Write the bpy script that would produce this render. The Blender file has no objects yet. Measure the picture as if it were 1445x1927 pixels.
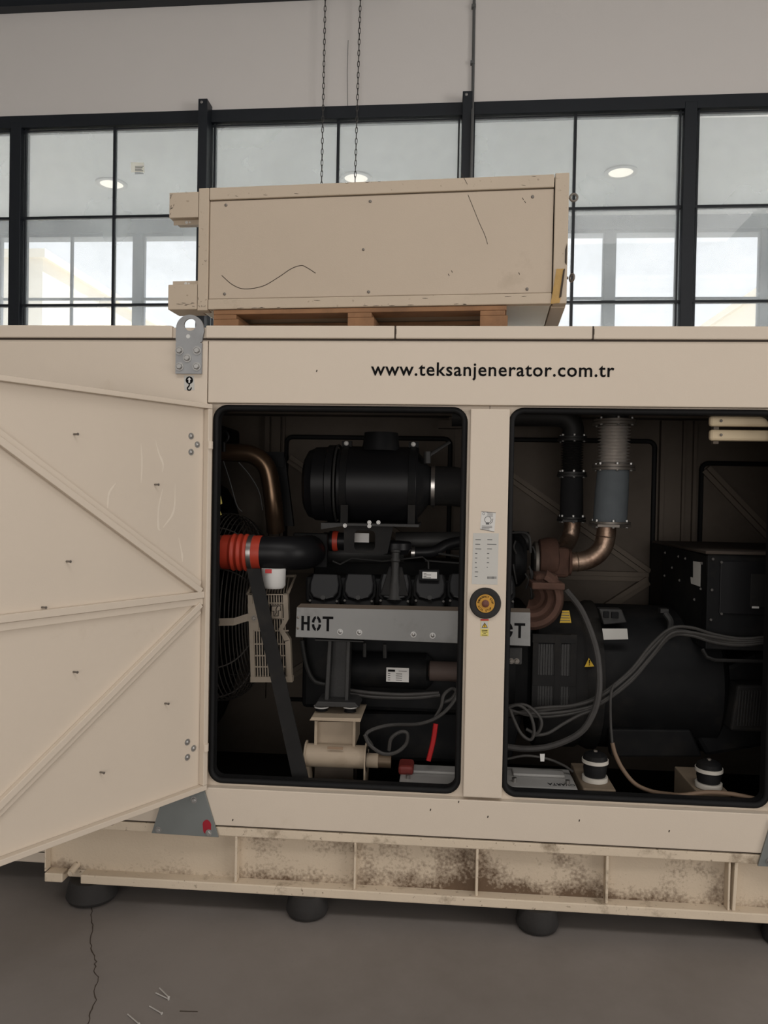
import bpy, bmesh, math, random
from mathutils import Vector, Matrix
random.seed(7)
R = math.radians
scn = bpy.context.scene
col = scn.collection

# ------------------------------------------------------------------ camera
F_PX, CX, CY = 1450.0, 722.5, 963.5
CAM = Vector((0, -2.9, 1.62))
_yaw, _pitch, _roll = R(4.35), R(-1.0), 0.0185
_f = Vector((-math.sin(_yaw)*math.cos(_pitch), math.cos(_yaw)*math.cos(_pitch), math.sin(_pitch)))
_r0 = _f.cross(Vector((0, 0, 1))).normalized(); _u0 = _r0.cross(_f)
_r = _r0*math.cos(_roll) + _u0*math.sin(_roll)
_u = -_r0*math.sin(_roll) + _u0*math.cos(_roll)
cd = bpy.data.cameras.new('camera'); cam = bpy.data.objects.new('camera', cd); col.objects.link(cam)
M = Matrix((( _r.x, _u.x, -_f.x, CAM.x), (_r.y, _u.y, -_f.y, CAM.y), (_r.z, _u.z, -_f.z, CAM.z), (0, 0, 0, 1)))
cam.matrix_world = M
cd.sensor_fit = 'HORIZONTAL'; cd.sensor_width = 36.0; cd.lens = 36.0*F_PX/1445.0
cd.clip_start = 0.05; cd.clip_end = 300
scn.camera = cam

def at(px, py, Y):
    """world point on the vertical plane y = Y that the photograph shows at px, py"""
    d = _f*F_PX + _r*(px-CX) - _u*(py-CY)
    return CAM + d*((Y-CAM.y)/d.y)
def fl(px, py, Zv=0.0):
    d = _f*F_PX + _r*(px-CX) - _u*(py-CY)
    return CAM + d*((Zv-CAM.z)/d.z)

# ------------------------------------------------------------------ world, sun, lights, exposure
w = bpy.data.worlds.new('hazy_sky'); scn.world = w; w.use_nodes = True
bg = w.node_tree.nodes['Background']
bg.inputs[0].default_value = (0.985, 0.975, 1.0, 1); bg.inputs[1].default_value = 1.6
def light(name, kind, loc, rot, energy, color=(1, 1, 1), size=None, sizey=None):
    l = bpy.data.lights.new(name, kind); l.energy = energy; l.color = color
    if kind == 'AREA':
        l.shape = 'RECTANGLE'; l.size = size; l.size_y = sizey or size
    o = bpy.data.objects.new(name, l); col.objects.link(o); o.location = loc; o.rotation_euler = rot
    return o
sun = light('sun', 'SUN', (6, 12, 12), (R(-32), R(20), 0), 13.5, (1.0, 0.965, 0.92)); sun.data.angle = R(2)
# added area lights stand in for unseen daylight behind and right, plus overhead fill
light('daylight_stand_in', 'AREA', (-.8, -9.85, 2.2), (R(90), 0, 0), 265, (1.0, 0.955, 0.91), 7.0, 4.2)
light('daylight_stand_in', 'AREA', (8.9, -5.2, 2.2), (R(90), 0, R(90)), 340, (1.0, 0.955, 0.91), 5.0, 4.2)
light('overhead_fill', 'AREA', (-1.8, -3.6, 6.4), (0, 0, 0), 85, (1.0, 0.965, 0.93), 5.0, 1.6)
light('overhead_fill', 'AREA', (2.2, -3.6, 6.4), (0, 0, 0), 85, (1.0, 0.965, 0.93), 5.0, 1.6)

vs = scn.view_settings
vs.view_transform = 'Standard'; vs.look = 'None'; vs.gamma = 1.0; vs.exposure = 0.0; vs.use_curve_mapping = False

# ------------------------------------------------------------------ materials
def srgb(r, g, b):
    c = lambda v: (v/255/12.92 if v/255 <= .04045 else ((v/255+.055)/1.055)**2.4)
    return (c(r), c(g), c(b))
_mats = {}
def mat(name, color, rough=.6, metal=0.0, var=.08, scale=6.0, bump=0.0, bscale=80.0, dirt=None, dirt_lo=.52, dirt_hi=.7, dirt_scale=3.0,
        dirt2=None, coat=0.0, emit=None, emit_s=0.0, spec=.4, streak=1.0):
    if name in _mats: return _mats[name]
    m = bpy.data.materials.new(name); m.use_nodes = True
    nt = m.node_tree; N = nt.nodes; L = nt.links
    b = N['Principled BSDF']
    b.inputs['Roughness'].default_value = rough; b.inputs['Metallic'].default_value = metal
    b.inputs['Specular IOR Level'].default_value = spec
    if coat: b.inputs['Coat Weight'].default_value = coat
    tc = N.new('ShaderNodeTexCoord')
    mp = N.new('ShaderNodeMapping'); L.new(tc.outputs['Object'], mp.inputs['Vector'])
    mp.inputs['Scale'].default_value = (1, 1, streak)
    n = N.new('ShaderNodeTexNoise'); n.inputs['Scale'].default_value = scale; n.inputs['Detail'].default_value = 6
    L.new(mp.outputs[0], n.inputs['Vector'])
    mx = N.new('ShaderNodeMix'); mx.data_type = 'RGBA'
    c = Vector(color)
    mx.inputs[6].default_value = (*[max(0, v*(1-var)) for v in c], 1)
    mx.inputs[7].default_value = (*[min(1, v*(1+var)) for v in c], 1)
    L.new(n.outputs['Fac'], mx.inputs[0])
    out = mx.outputs[2]
    if dirt is not None:
        n2 = N.new('ShaderNodeTexNoise'); n2.inputs['Scale'].default_value = dirt_scale; n2.inputs['Detail'].default_value = 9; n2.inputs['Roughness'].default_value = .68
        L.new(mp.outputs[0], n2.inputs['Vector'])
        rp = N.new('ShaderNodeMapRange'); rp.inputs[1].default_value = dirt_lo; rp.inputs[2].default_value = dirt_hi
        L.new(n2.outputs['Fac'], rp.inputs[0])
        m2 = N.new('ShaderNodeMix'); m2.data_type = 'RGBA'; L.new(rp.outputs[0], m2.inputs[0]); L.new(out, m2.inputs[6])
        m2.inputs[7].default_value = (*dirt, 1); out = m2.outputs[2]
    if dirt2 is not None:   # fine specks
        n3 = N.new('ShaderNodeTexNoise'); n3.inputs['Scale'].default_value = 60; n3.inputs['Detail'].default_value = 3
        L.new(tc.outputs['Object'], n3.inputs['Vector'])
        r3 = N.new('ShaderNodeMapRange'); r3.inputs[1].default_value = .66; r3.inputs[2].default_value = .74; L.new(n3.outputs['Fac'], r3.inputs[0])
        m3 = N.new('ShaderNodeMix'); m3.data_type = 'RGBA'; L.new(r3.outputs[0], m3.inputs[0]); L.new(out, m3.inputs[6])
        m3.inputs[7].default_value = (*dirt2, 1); out = m3.outputs[2]
    L.new(out, b.inputs['Base Color'])
    if bump:
        nb = N.new('ShaderNodeTexNoise'); nb.inputs['Scale'].default_value = bscale; nb.inputs['Detail'].default_value = 4
        L.new(tc.outputs['Object'], nb.inputs['Vector'])
        bp = N.new('ShaderNodeBump'); bp.inputs['Strength'].default_value = bump; bp.inputs['Distance'].default_value = .004
        L.new(nb.outputs['Fac'], bp.inputs['Height']); L.new(bp.outputs[0], b.inputs['Normal'])
    if emit:
        b.inputs['Emission Color'].default_value = (*emit, 1); b.inputs['Emission Strength'].default_value = emit_s
    _mats[name] = m
    return m

BEIGE = (0.62, 0.535, 0.44)
paint = mat('beige_paint', BEIGE, .5, var=.035, scale=2.5, bump=.06, bscale=260, dirt=(.45, .36, .26), dirt_lo=.62, dirt_hi=.95, dirt_scale=2.2)
paint_hood = mat('beige_paint_hood', (.50, .415, .325), .5, var=.05, scale=3, bump=.08, bscale=220, dirt=(.34, .27, .2), dirt_lo=.6, dirt_hi=.9, dirt_scale=3)  # darker beige than the enclosure body, with random brown patches
paint_old = mat('beige_paint_scuffed', (.50, .415, .32), .5, var=.06, scale=5, bump=.08, bscale=200, dirt=(.30, .24, .17), dirt_lo=.60, dirt_hi=.85, dirt_scale=4, dirt2=(.34, .27, .2))
paint_shaded = mat('beige_paint_shaded', (.13, .105, .083), .7, var=.12, scale=3, dirt=(.085, .068, .054), dirt_lo=.45, dirt_hi=.8)  # darkened copy of the beige; the bay's shade is put into the colour
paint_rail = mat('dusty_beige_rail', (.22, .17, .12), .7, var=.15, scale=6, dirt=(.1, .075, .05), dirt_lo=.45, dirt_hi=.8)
paint_flange = mat('beige_paint_chipped', (.62, .52, .40), .55, var=.08, scale=8, bump=.15, bscale=120, dirt=(.20, .145, .09), dirt_lo=.56, dirt_hi=.72, dirt_scale=7, dirt2=(.25, .19, .13))
def grime_mat(name, lo, hi, low_amt):
    m = mat(name, (.55, .455, .345), .62, var=.07, scale=5, bump=.25, bscale=110)
    nt = m.node_tree; N = nt.nodes; L = nt.links; b = N['Principled BSDF']
    src = b.inputs['Base Color'].links[0].from_socket
    tc = N.new('ShaderNodeTexCoord'); sp = N.new('ShaderNodeSeparateXYZ'); L.new(tc.outputs['Object'], sp.inputs[0])
    n1 = N.new('ShaderNodeTexNoise'); n1.inputs['Scale'].default_value = 4.2; n1.inputs['Detail'].default_value = 3; L.new(tc.outputs['Object'], n1.inputs['Vector'])
    n2 = N.new('ShaderNodeTexNoise'); n2.inputs['Scale'].default_value = 95; n2.inputs['Detail'].default_value = 3; L.new(tc.outputs['Object'], n2.inputs['Vector'])
    ad = N.new('ShaderNodeMath'); ad.operation = 'MULTIPLY_ADD'; ad.inputs[1].default_value = .42; L.new(n2.outputs['Fac'], ad.inputs[0]); L.new(n1.outputs['Fac'], ad.inputs[2])
    zr = N.new('ShaderNodeMapRange'); zr.inputs[1].default_value = .19; zr.inputs[2].default_value = .125; zr.inputs[3].default_value = 0; zr.inputs[4].default_value = low_amt; L.new(sp.outputs[2], zr.inputs[0])
    a2 = N.new('ShaderNodeMath'); L.new(ad.outputs[0], a2.inputs[0]); L.new(zr.outputs[0], a2.inputs[1])
    mr = N.new('ShaderNodeMapRange'); mr.inputs[1].default_value = lo; mr.inputs[2].default_value = hi; L.new(a2.outputs[0], mr.inputs[0])
    mx = N.new('ShaderNodeMix'); mx.data_type = 'RGBA'; L.new(mr.outputs[0], mx.inputs[0]); L.new(src, mx.inputs[6]); mx.inputs[7].default_value = (.115, .072, .042, 1)
    L.new(mx.outputs[2], b.inputs['Base Color'])
    return m
paint_web = grime_mat('beige_paint_oily_foot', .84, 1.15, .22)
paint_dirty = grime_mat('beige_paint_grimy', .68, .92, .17)
seam = mat('dark_seam', (.05, .036, .026), .8)
rubber = mat('black_rubber', (.010, .010, .0105), .6, spec=.15, var=.3, scale=20)
rubber_dull = mat('dull_black_rubber', (.022, .02, .019), .8, var=.4, scale=14, bump=.2)
galv = mat('galvanised_steel', (.30, .305, .31), .45, .35, var=.16, scale=14, dirt=(.2, .2, .2), dirt_lo=.5, dirt_hi=.8, dirt_scale=5)
galv_dark = mat('dull_zinc_plate', (.22, .235, .23), .5, .55, var=.12, scale=9)
boltm = mat('zinc_bolt', (.36, .355, .345), .42, .8, var=.1, scale=40)
bolt_dull = mat('dull_bolt', (.2, .18, .16), .5, .6)
blackp = mat('black_engine_paint', (.008, .0083, .009), .55, spec=.12, var=.35, scale=12, dirt=(.018, .016, .014), dirt_lo=.5, dirt_hi=.8, dirt_scale=6)
blackdust = mat('dusty_black_metal', (.016, .0155, .0155), .65, spec=.12, var=.35, scale=9, dirt=(.035, .031, .026), dirt_lo=.5, dirt_hi=.8, dirt_scale=5)
blackgl = mat('satin_black_plastic', (.008, .008, .009), .4, spec=.22, var=.2, scale=9)
darkgrey = mat('dark_grey_cast_metal', (.03, .0295, .029), .55, .2, var=.3, scale=16, bump=.2)
cablem = mat('dusty_black_cable', (.045, .042, .04), .65, var=.3, scale=25)
cable_grey = mat('dusty_grey_cable', (.040, .0375, .035), .65, var=.3, scale=25)
steel = mat('bare_steel', (.5, .48, .46), .3, .95, var=.12, scale=30)
steel_warm = mat('heat_tinted_steel', (.40, .29, .22), .42, .85, var=.4, scale=22, bump=.35, bscale=70, dirt=(.16, .08, .05), dirt_lo=.45, dirt_hi=.7, dirt_scale=9)
brownpipe = mat('brown_metal_pipe', (.17, .11, .07), .3, .85, var=.25, scale=10)
rust = mat('rusty_cast_iron', (.085, .043, .03), .85, .1, var=.4, scale=18, bump=.4, bscale=120)
redhose = mat('red_silicone_hose', (.42, .042, .02), .45, var=.18, scale=12)
redcable = mat('red_cable', (.4, .01, .012), .5)
shield = mat('grey_white_shield_paint', (.225, .225, .22), .55, .0, var=.08, scale=7, dirt=(.13, .125, .12), dirt_lo=.55, dirt_hi=.85, dirt_scale=5)
whitem = mat('white_paint', (.6, .6, .58), .45, var=.08)
paper = mat('white_label_paper', (.62, .61, .59), .6, var=.05, scale=10)
paper_grey = mat('grey_label_foil', (.50, .49, .46), .55, var=.05, scale=10)
ink = mat('black_ink', (.005, .005, .0055), .7, spec=.08)
ink_grey = mat('grey_print', (.10, .10, .10), .6)
yellow = mat('yellow_print', (.62, .40, .03), .5)
yellow_pale = mat('yellow_label', (.66, .56, .16), .5)
redprint = mat('red_print', (.5, .04, .04), .5)
estop_y = mat('emergency_stop_yellow', (.50, .25, .025), .5, var=.15, scale=30)
estop_r = mat('emergency_stop_button', (.13, .045, .03), .5)
redspray = mat('red_spray_paint', (.30, .008, .02), .55, var=.3, scale=30)
sleeve_blue = mat('grey_blue_heat_wrap', (.13, .15, .165), .8, var=.15, scale=20, bump=.2)
sleeve_black = mat('black_heat_wrap', (.012, .012, .013), .9, var=.3, scale=20)
wood = mat('pallet_wood', (.27, .14, .068), .75, var=.3, scale=9, bump=.2, dirt=(.16, .085, .045), dirt_lo=.48, dirt_hi=.75, dirt_scale=6)
foam = mat('exposed_yellow_foam', (.45, .29, .11), .9, var=.25, scale=25, bump=.4)
concrete = mat('concrete_floor', (.215, .192, .177), .55, var=.16, scale=1.1, bump=.12, bscale=40, dirt=(.16, .14, .124), dirt_lo=.45, dirt_hi=.75, dirt_scale=.8, dirt2=(.19, .175, .16))
wallw = mat('white_wall_paint', (.82, .79, .765), .8, var=.02, scale=1.5, bump=.1, bscale=60)
wallg = mat('grey_wall_paint', (.36, .35, .34), .85, var=.03, scale=1)
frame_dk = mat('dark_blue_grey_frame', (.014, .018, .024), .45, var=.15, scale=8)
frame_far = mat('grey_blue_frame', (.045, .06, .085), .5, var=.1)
porchm = mat('white_soffit', (.72, .74, .73), .8, var=.08, scale=1.2)
ground_m = mat('pale_paving', (.55, .54, .52), .8)
creamwall = mat('cream_render', (.86, .78, .64), .85, var=.04)
lamp_on = mat('lit_lamp_lens', (.9, .85, .75), .4, emit=(1.0, .93, .80), emit_s=1.0)
chain_m = mat('chain_steel', (.12, .115, .11), .5, .6)
conduit_m = mat('grey_conduit', (.16, .165, .165), .5, .3)
tan_hose = mat('tan_hose', (.15, .10, .065), .6, var=.2)

def glass_mat(name, veil, tint):
    m = bpy.data.materials.new(name); m.use_nodes = True
    nt = m.node_tree; N = nt.nodes; L = nt.links
    for x in list(N):
        if x.type != 'OUTPUT_MATERIAL': N.remove(x)
    out = [x for x in N if x.type == 'OUTPUT_MATERIAL'][0]
    tr = N.new('ShaderNodeBsdfTransparent'); tr.inputs[0].default_value = (*tint, 1)
    gl = N.new('ShaderNodeBsdfGlossy'); gl.inputs['Roughness'].default_value = .02
    tl = N.new('ShaderNodeBsdfTranslucent'); tl.inputs[0].default_value = (.8, .84, .86, 1)
    fr = N.new('ShaderNodeFresnel'); fr.inputs[0].default_value = 1.45
    m1 = N.new('ShaderNodeMixShader'); L.new(fr.outputs[0], m1.inputs[0]); L.new(tr.outputs[0], m1.inputs[1]); L.new(gl.outputs[0], m1.inputs[2])
    tc = N.new('ShaderNodeTexCoord'); nz = N.new('ShaderNodeTexNoise'); nz.inputs['Scale'].default_value = 1.6; nz.inputs['Detail'].default_value = 8
    L.new(tc.outputs['Object'], nz.inputs['Vector'])
    mr = N.new('ShaderNodeMapRange'); mr.inputs[1].default_value = .3; mr.inputs[2].default_value = .75; mr.inputs[3].default_value = veil*.7; mr.inputs[4].default_value = veil*1.4
    L.new(nz.outputs['Fac'], mr.inputs[0])
    m2 = N.new('ShaderNodeMixShader'); L.new(mr.outputs[0], m2.inputs[0]); L.new(m1.outputs[0], m2.inputs[1]); L.new(tl.outputs[0], m2.inputs[2])
    L.new(m2.outputs[0], out.inputs[0])
    return m
glass_hazy = glass_mat('hazy_window_glass', .24, (.955, .96, .965))  # translucent veil imitates bloom and haze over the porch view
glass_clear = glass_mat('window_glass', .06, (.95, .97, .98))

# ------------------------------------------------------------------ mesh builder
class MB:
    def __init__(s): s.v = []; s.f = []
    def add(s, vs, fs):
        o = len(s.v); s.v += [Vector(v) for v in vs]; s.f += [[i+o for i in f] for f in fs]; return s
    def box(s, x0, x1, y0, y1, z0, z1):
        x0, x1 = min(x0, x1), max(x0, x1); y0, y1 = min(y0, y1), max(y0, y1); z0, z1 = min(z0, z1), max(z0, z1)
        return s.add([(x0,y0,z0),(x1,y0,z0),(x1,y1,z0),(x0,y1,z0),(x0,y0,z1),(x1,y0,z1),(x1,y1,z1),(x0,y1,z1)],
                     [(0,3,2,1),(4,5,6,7),(0,1,5,4),(1,2,6,5),(2,3,7,6),(3,0,4,7)])
    def bpx(s, px0, py0, px1, py1, Y0, Y1):
        a = at(px0, py0, Y0); b = at(px1, py1, Y0); return s.box(a.x, b.x, Y0, Y1, b.z, a.z)
    def prism(s, poly, y0, y1):            # poly of (x, z), extruded along y
        ar = sum(poly[i][0]*poly[(i+1) % len(poly)][1]-poly[(i+1) % len(poly)][0]*poly[i][1] for i in range(len(poly)))
        if ar < 0: poly = poly[::-1]
        n = len(poly)
        vs = [(x, y0, z) for x, z in poly] + [(x, y1, z) for x, z in poly]
        fs = [tuple(range(n)), tuple(range(2*n-1, n-1, -1))] + [(i, i+n, (i+1) % n+n, (i+1) % n) for i in range(n)]
        return s.add(vs, fs)
    def ppx(s, pts, Y0, Y1): return s.prism([(at(a, b, Y0).x, at(a, b, Y0).z) for a, b in pts], Y0, Y1)
    def frame(s, outer, inner, y0, y1):    # same number of points, both counter-clockwise
        n = len(outer); vs = [(x, y0, z) for x, z in outer]+[(x, y0, z) for x, z in inner]+[(x, y1, z) for x, z in outer]+[(x, y1, z) for x, z in inner]
        fs = []
        for i in range(n):
            j = (i+1) % n
            fs += [(i, j, n+j, n+i), (2*n+j, 2*n+i, 3*n+i, 3*n+j), (j, i, 2*n+i, 2*n+j), (n+i, n+j, 3*n+j, 3*n+i)]
        return s.add(vs, fs)
    def rings(s, rings, caps=True, closed=False):
        n = len(rings[0]); vs = [p for r_ in rings for p in r_]; fs = []
        k = len(rings)
        for a in range(k if closed else k-1):
            b = (a+1) % k
            for i in range(n):
                j = (i+1) % n; fs.append((a*n+i, a*n+j, b*n+j, b*n+i))
        if caps and not closed: fs += [tuple(range(n-1, -1, -1)), tuple(range((k-1)*n, k*n))]
        return s.add(vs, fs)
    def lathe(s, prof, p0, d, n=24, caps=True):  # prof of (t, r) along the axis d from p0
        p0 = Vector(p0); d = Vector(d).normalized()
        a = d.orthogonal().normalized(); b = d.cross(a)
        return s.rings([[p0+d*t+(a*math.cos(2*math.pi*i/n)+b*math.sin(2*math.pi*i/n))*max(r_, 1e-4) for i in range(n)] for t, r_ in prof], caps)
    def cyl(s, p0, p1, r0, r1=None, n=20):
        p0 = Vector(p0); p1 = Vector(p1); return s.lathe([(0, r0), ((p1-p0).length, r0 if r1 is None else r1)], p0, p1-p0, n)
    def tube(s, pts, r0, n=8, closed=False):
        pts = [Vector(p) for p in pts]; k = len(pts); rings = []
        rr = r0 if isinstance(r0, (list, tuple)) else [r0]*k
        t0 = (pts[1]-pts[0]).normalized(); a = t0.orthogonal().normalized()
        for i, p in enumerate(pts):
            if closed: t = (pts[(i+1) % k]-pts[i-1]).normalized()
            else: t = (pts[min(i+1, k-1)]-pts[max(i-1, 0)]).normalized()
            a = (a-t*a.dot(t)).normalized(); b = t.cross(a)
            rings.append([p+(a*math.cos(2*math.pi*j/n)+b*math.sin(2*math.pi*j/n))*rr[i] for j in range(n)])
        return s.rings(rings, True, closed)
    def torus(s, c, d, Rr, r, n=24, m=6):
        c = Vector(c); d = Vector(d).normalized(); a = d.orthogonal().normalized(); b = d.cross(a)
        return s.tube([c+(a*math.cos(2*math.pi*i/n)+b*math.sin(2*math.pi*i/n))*Rr for i in range(n)], r, m, True)
    def strip(s, pts, wd, n=Vector((0, -1, 0)), th=.0008):   # a flat painted line
        pts = [Vector(p) for p in pts]; k = len(pts); rings = []
        for i, p in enumerate(pts):
            t = (pts[min(i+1, k-1)]-pts[max(i-1, 0)]).normalized(); sd = t.cross(n).normalized()
            ww = (wd[i] if isinstance(wd, (list, tuple)) else wd)/2
            rings.append([p-sd*ww, p+sd*ww, p+sd*ww+n*th, p-sd*ww+n*th])
        return s.rings(rings)
    def xf(s, m):
        s.v = [m @ v for v in s.v]; return s

ORG = {}
def wl(o):      # origin of the object's local space in the world (unrotated things)
    return ORG.get(o.name, Vector((0, 0, 0))) if o else Vector((0, 0, 0))
def finish_mesh(name, mb, m, smooth):
    me = bpy.data.meshes.new(name)
    me.from_pydata([tuple(v) for v in mb.v], [], mb.f); me.update()
    bm = bmesh.new(); bm.from_mesh(me); bmesh.ops.recalc_face_normals(bm, faces=bm.faces); bm.to_mesh(me); bm.free()
    me.materials.append(m)
    if smooth:
        for p in me.polygons: p.use_smooth = True
        me.set_sharp_from_angle(angle=R(38))
    return me
def build(name, mb, m, parent=None, smooth=False, bevel=0, local=False, label=None, kind=None, loc=None, rot=None):
    """one mesh object; vertices are world coordinates unless local"""
    if not local:
        base = wl(parent) if parent else (Vector(loc) if loc else Vector((0, 0, 0)))
        for i in range(len(mb.v)): mb.v[i] = mb.v[i]-base
    me = finish_mesh(name, mb, m, smooth)
    o = bpy.data.objects.new(name, me); col.objects.link(o)
    if parent: o.parent = parent; ORG[o.name] = wl(parent).copy()
    elif loc is not None: ORG[o.name] = Vector(loc); o.location = loc
    if local and loc is not None: o.location = loc
    if rot is not None: o.rotation_euler = rot
    if bevel:
        bv = o.modifiers.new('bevel', 'BEVEL'); bv.width = bevel; bv.segments = 2; bv.limit_method = 'ANGLE'; bv.angle_limit = R(40)
    if label: o['label'] = label
    if kind: o['kind'] = kind
    return o
def thing(name, label, cat, loc, rotz=0, group=None):
    o = bpy.data.objects.new(name, None); col.objects.link(o); o.location = loc; o.rotation_euler = (0, 0, rotz)
    o.empty_display_size = .1
    o['label'] = label; o['category'] = cat
    if group: o['group'] = group
    ORG[o.name] = Vector(loc)
    return o
def tag(o, label, cat, group=None):
    o['label'] = label; o['category'] = cat
    if group: o['group'] = group
    return o
def inst(name, me, parent, p, m3=None, local=False):
    o = bpy.data.objects.new(name, me); col.objects.link(o); o.parent = parent
    v = Vector(p) if local else Vector(p)-wl(parent)
    o.matrix_local = Matrix.Translation(v) @ (m3.to_4x4() if m3 else Matrix.Identity(4))
    ORG[o.name] = wl(parent).copy()
    return o
def struct(name, mb, m, parent=None, **k):
    o = build(name, mb, m, parent, **k)
    if not parent: o['kind'] = 'structure'
    return o
def rrect(x0, x1, z0, z1, r, n=6):
    p = []
    for cx, cz, a0 in ((x1-r, z1-r, 0), (x0+r, z1-r, 90), (x0+r, z0+r, 180), (x1-r, z0+r, 270)):
        for i in range(n+1):
            a = R(a0+90*i/n); p.append((cx+r*math.cos(a), cz+r*math.sin(a)))
    return p
def bez(pts, n=8):       # smooth open curve through points (Catmull-Rom)
    pts = [Vector(p) for p in pts]; q = [pts[0]*2-pts[1]]+pts+[pts[-1]*2-pts[-2]]; out = []
    for i in range(1, len(q)-2):
        a, b, c, d = q[i-1:i+3]
        for k in range(n):
            t = k/n; out.append(.5*((2*b)+(c-a)*t+(2*a-5*b+4*c-d)*t*t+(3*b-a-3*c+d)*t**3))
    return out+[pts[-1]]
def px3(lst): return [at(a, b, y) for a, b, y in lst]
FRONT = Matrix.Rotation(R(90), 3, 'X')     # text plane -> faces the viewer
def text_mesh(s, size=1.0, offset=0.0, spacing=1.0, extrude=.0):
    cu = bpy.data.curves.new('lettering', 'FONT'); cu.body = s; cu.size = size; cu.offset = offset; cu.space_character = spacing
    cu.resolution_u = 3; cu.extrude = extrude; cu.align_x = 'CENTER'; cu.align_y = 'CENTER'
    o = bpy.data.objects.new('lettering', cu); col.objects.link(o); bpy.context.view_layer.update()
    me = bpy.data.meshes.new_from_object(o.evaluated_get(bpy.context.evaluated_depsgraph_get()))
    bpy.data.objects.remove(o); bpy.data.curves.remove(cu)
    return me
def text(s, p, width, m, parent, height=None, rot=None, offset=0.0, spacing=1.0, local=False, name='lettering', th=.0012):
    me = text_mesh(s, 1.0, offset, spacing, .01)
    xs = [v.co.x for v in me.vertices]; ys = [v.co.y for v in me.vertices]
    cx, cy = (max(xs)+min(xs))/2, (max(ys)+min(ys))/2; k = width/(max(xs)-min(xs)); ky = height/(max(ys)-min(ys)) if height else k
    for v in me.vertices: v.co = Vector(((v.co.x-cx)*k, (v.co.y-cy)*ky, v.co.z/.01*th/2))
    me.materials.clear(); me.materials.append(m)
    return inst(name, me, parent, p, rot or FRONT, local)
def bolt_mesh(r, h, m, washer=True, dome=False):
    b = MB()
    if washer: b.lathe([(0, r*1.45), (h*.25, r*1.45)], (0, 0, 0), (0, -1, 0), 16)
    if dome: b.lathe([(0, r), (h*.5, r*.95), (h*.85, r*.6), (h, r*.1)], (0, 0, 0), (0, -1, 0), 12)
    else: b.lathe([(h*.2, r), (h*.85, r), (h, r*.8)], (0, 0, 0), (0, -1, 0), 6)
    return finish_mesh('bolt', b, m, dome)
BOLT_E = bolt_mesh(.006, .006, mat('dark_engine_bolt', (.09, .085, .08), .6, .3), False)
BOLT_L = bolt_mesh(.0115, .012, boltm); BOLT_M = bolt_mesh(.009, .009, boltm); BOLT_S = bolt_mesh(.006, .006, boltm)
RIVET = bolt_mesh(.0055, .004, bolt_dull, False, True); BOLT_D = bolt_mesh(.008, .008, bolt_dull)
RIVET_W = bolt_mesh(.0085, .006, boltm, True, True)
CAP = bolt_mesh(.011, .012, paper, False, True)

# ================================================================== SETTING
struct('floor', MB().box(-9, 9, -10, 4.0, -.2, 0), concrete)
floor_o = bpy.data.objects['floor']
ck = [fl(a, b) for a, b in ((174, 1703), (172, 1728), (176, 1745), (170, 1775), (175, 1795), (180, 1810), (178, 1828), (186, 1842), (178, 1860), (181, 1882), (170, 1905), (165, 1930), (166, 1975), (152, 2040))]
cr = []
for i in range(len(ck)-1):
    for k in range(4):
        p = ck[i].lerp(ck[i+1], k/4); p.x += random.uniform(-.004, .004); cr.append(Vector((p.x, p.y, .0003)))
struct('crack', MB().strip(cr, [random.uniform(.002, .0042) for _ in cr], Vector((0, 0, 1)), .0006), seam, floor_o)
struct('scuff', MB().strip([fl(338, 1903)+Vector((0, 0, .0003)), fl(372, 1904)+Vector((0, 0, .0003))], .004, Vector((0, 0, 1)), .0005), seam, floor_o)
def ww(mb, x0=-.6, k=-.0204):     # the window wall stands a touch askew to the machine
    for v in mb.v: v.y += k*(v.x-x0)
    return mb
WY = 3.7
struct('wall_back', ww(MB().box(-9, 9, WY-.02, WY+.25, 4.95, 6.45)), wallw)
wb = bpy.data.objects['wall_back']
a = at(655, 75, WY-.02); b = at(654, 200, WY-.02)
struct('hairline_crack', ww(MB().strip([(a.x, WY-.0205, a.z), (a.x-.003, WY-.0205, (a.z+b.z)/2), (b.x, WY-.0205, b.z)], .004)), ink_grey, wb)
struct('trim_1', ww(MB().box(-9, -.45, WY-.12, WY-.02, 5.868, 6.2)), frame_dk)
struct('trim_2', ww(MB().box(-9, 9, WY-.045, WY+.06, 4.848, 4.952)), frame_dk)
struct('ceiling', MB().box(-9, 9, -10, 4.2, 6.45, 6.6), wallg)
struct('wall_left', MB().box(-9.2, -9, -10, 4.2, 0, 6.45), wallg)
struct('wall_right', MB().box(9, 9.2, -10, 4.2, 0, 6.45), wallg)
struct('wall_front', MB().box(-9.2, 9.2, -10.2, -10, 0, 6.45), wallg)
# posts of the window wall
posts = [(-3.885, -3.79, WY-.05, 4.90), (-2.142, -2.062, WY-.16, 4.992), (.097, .178, WY-.16, 4.985), (1.905, 2.003, WY-.05, 4.90), (3.9, 4.0, WY-.05, 4.9), (-5.9, -5.8, WY-.05, 4.9)]
for i, (x0, x1, y0, zt) in enumerate(posts):
    o = struct('trim_%d' % (i+3), ww(MB().box(x0, x1, y0, WY+.08, 0, zt)), frame_dk, bevel=.004)
    if y0 < WY-.1: inst('screw', RIVET_W, o, Vector(((x0+x1)/2-.01, y0-.0204*(x0+.6)-.001, zt-.03)))
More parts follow.
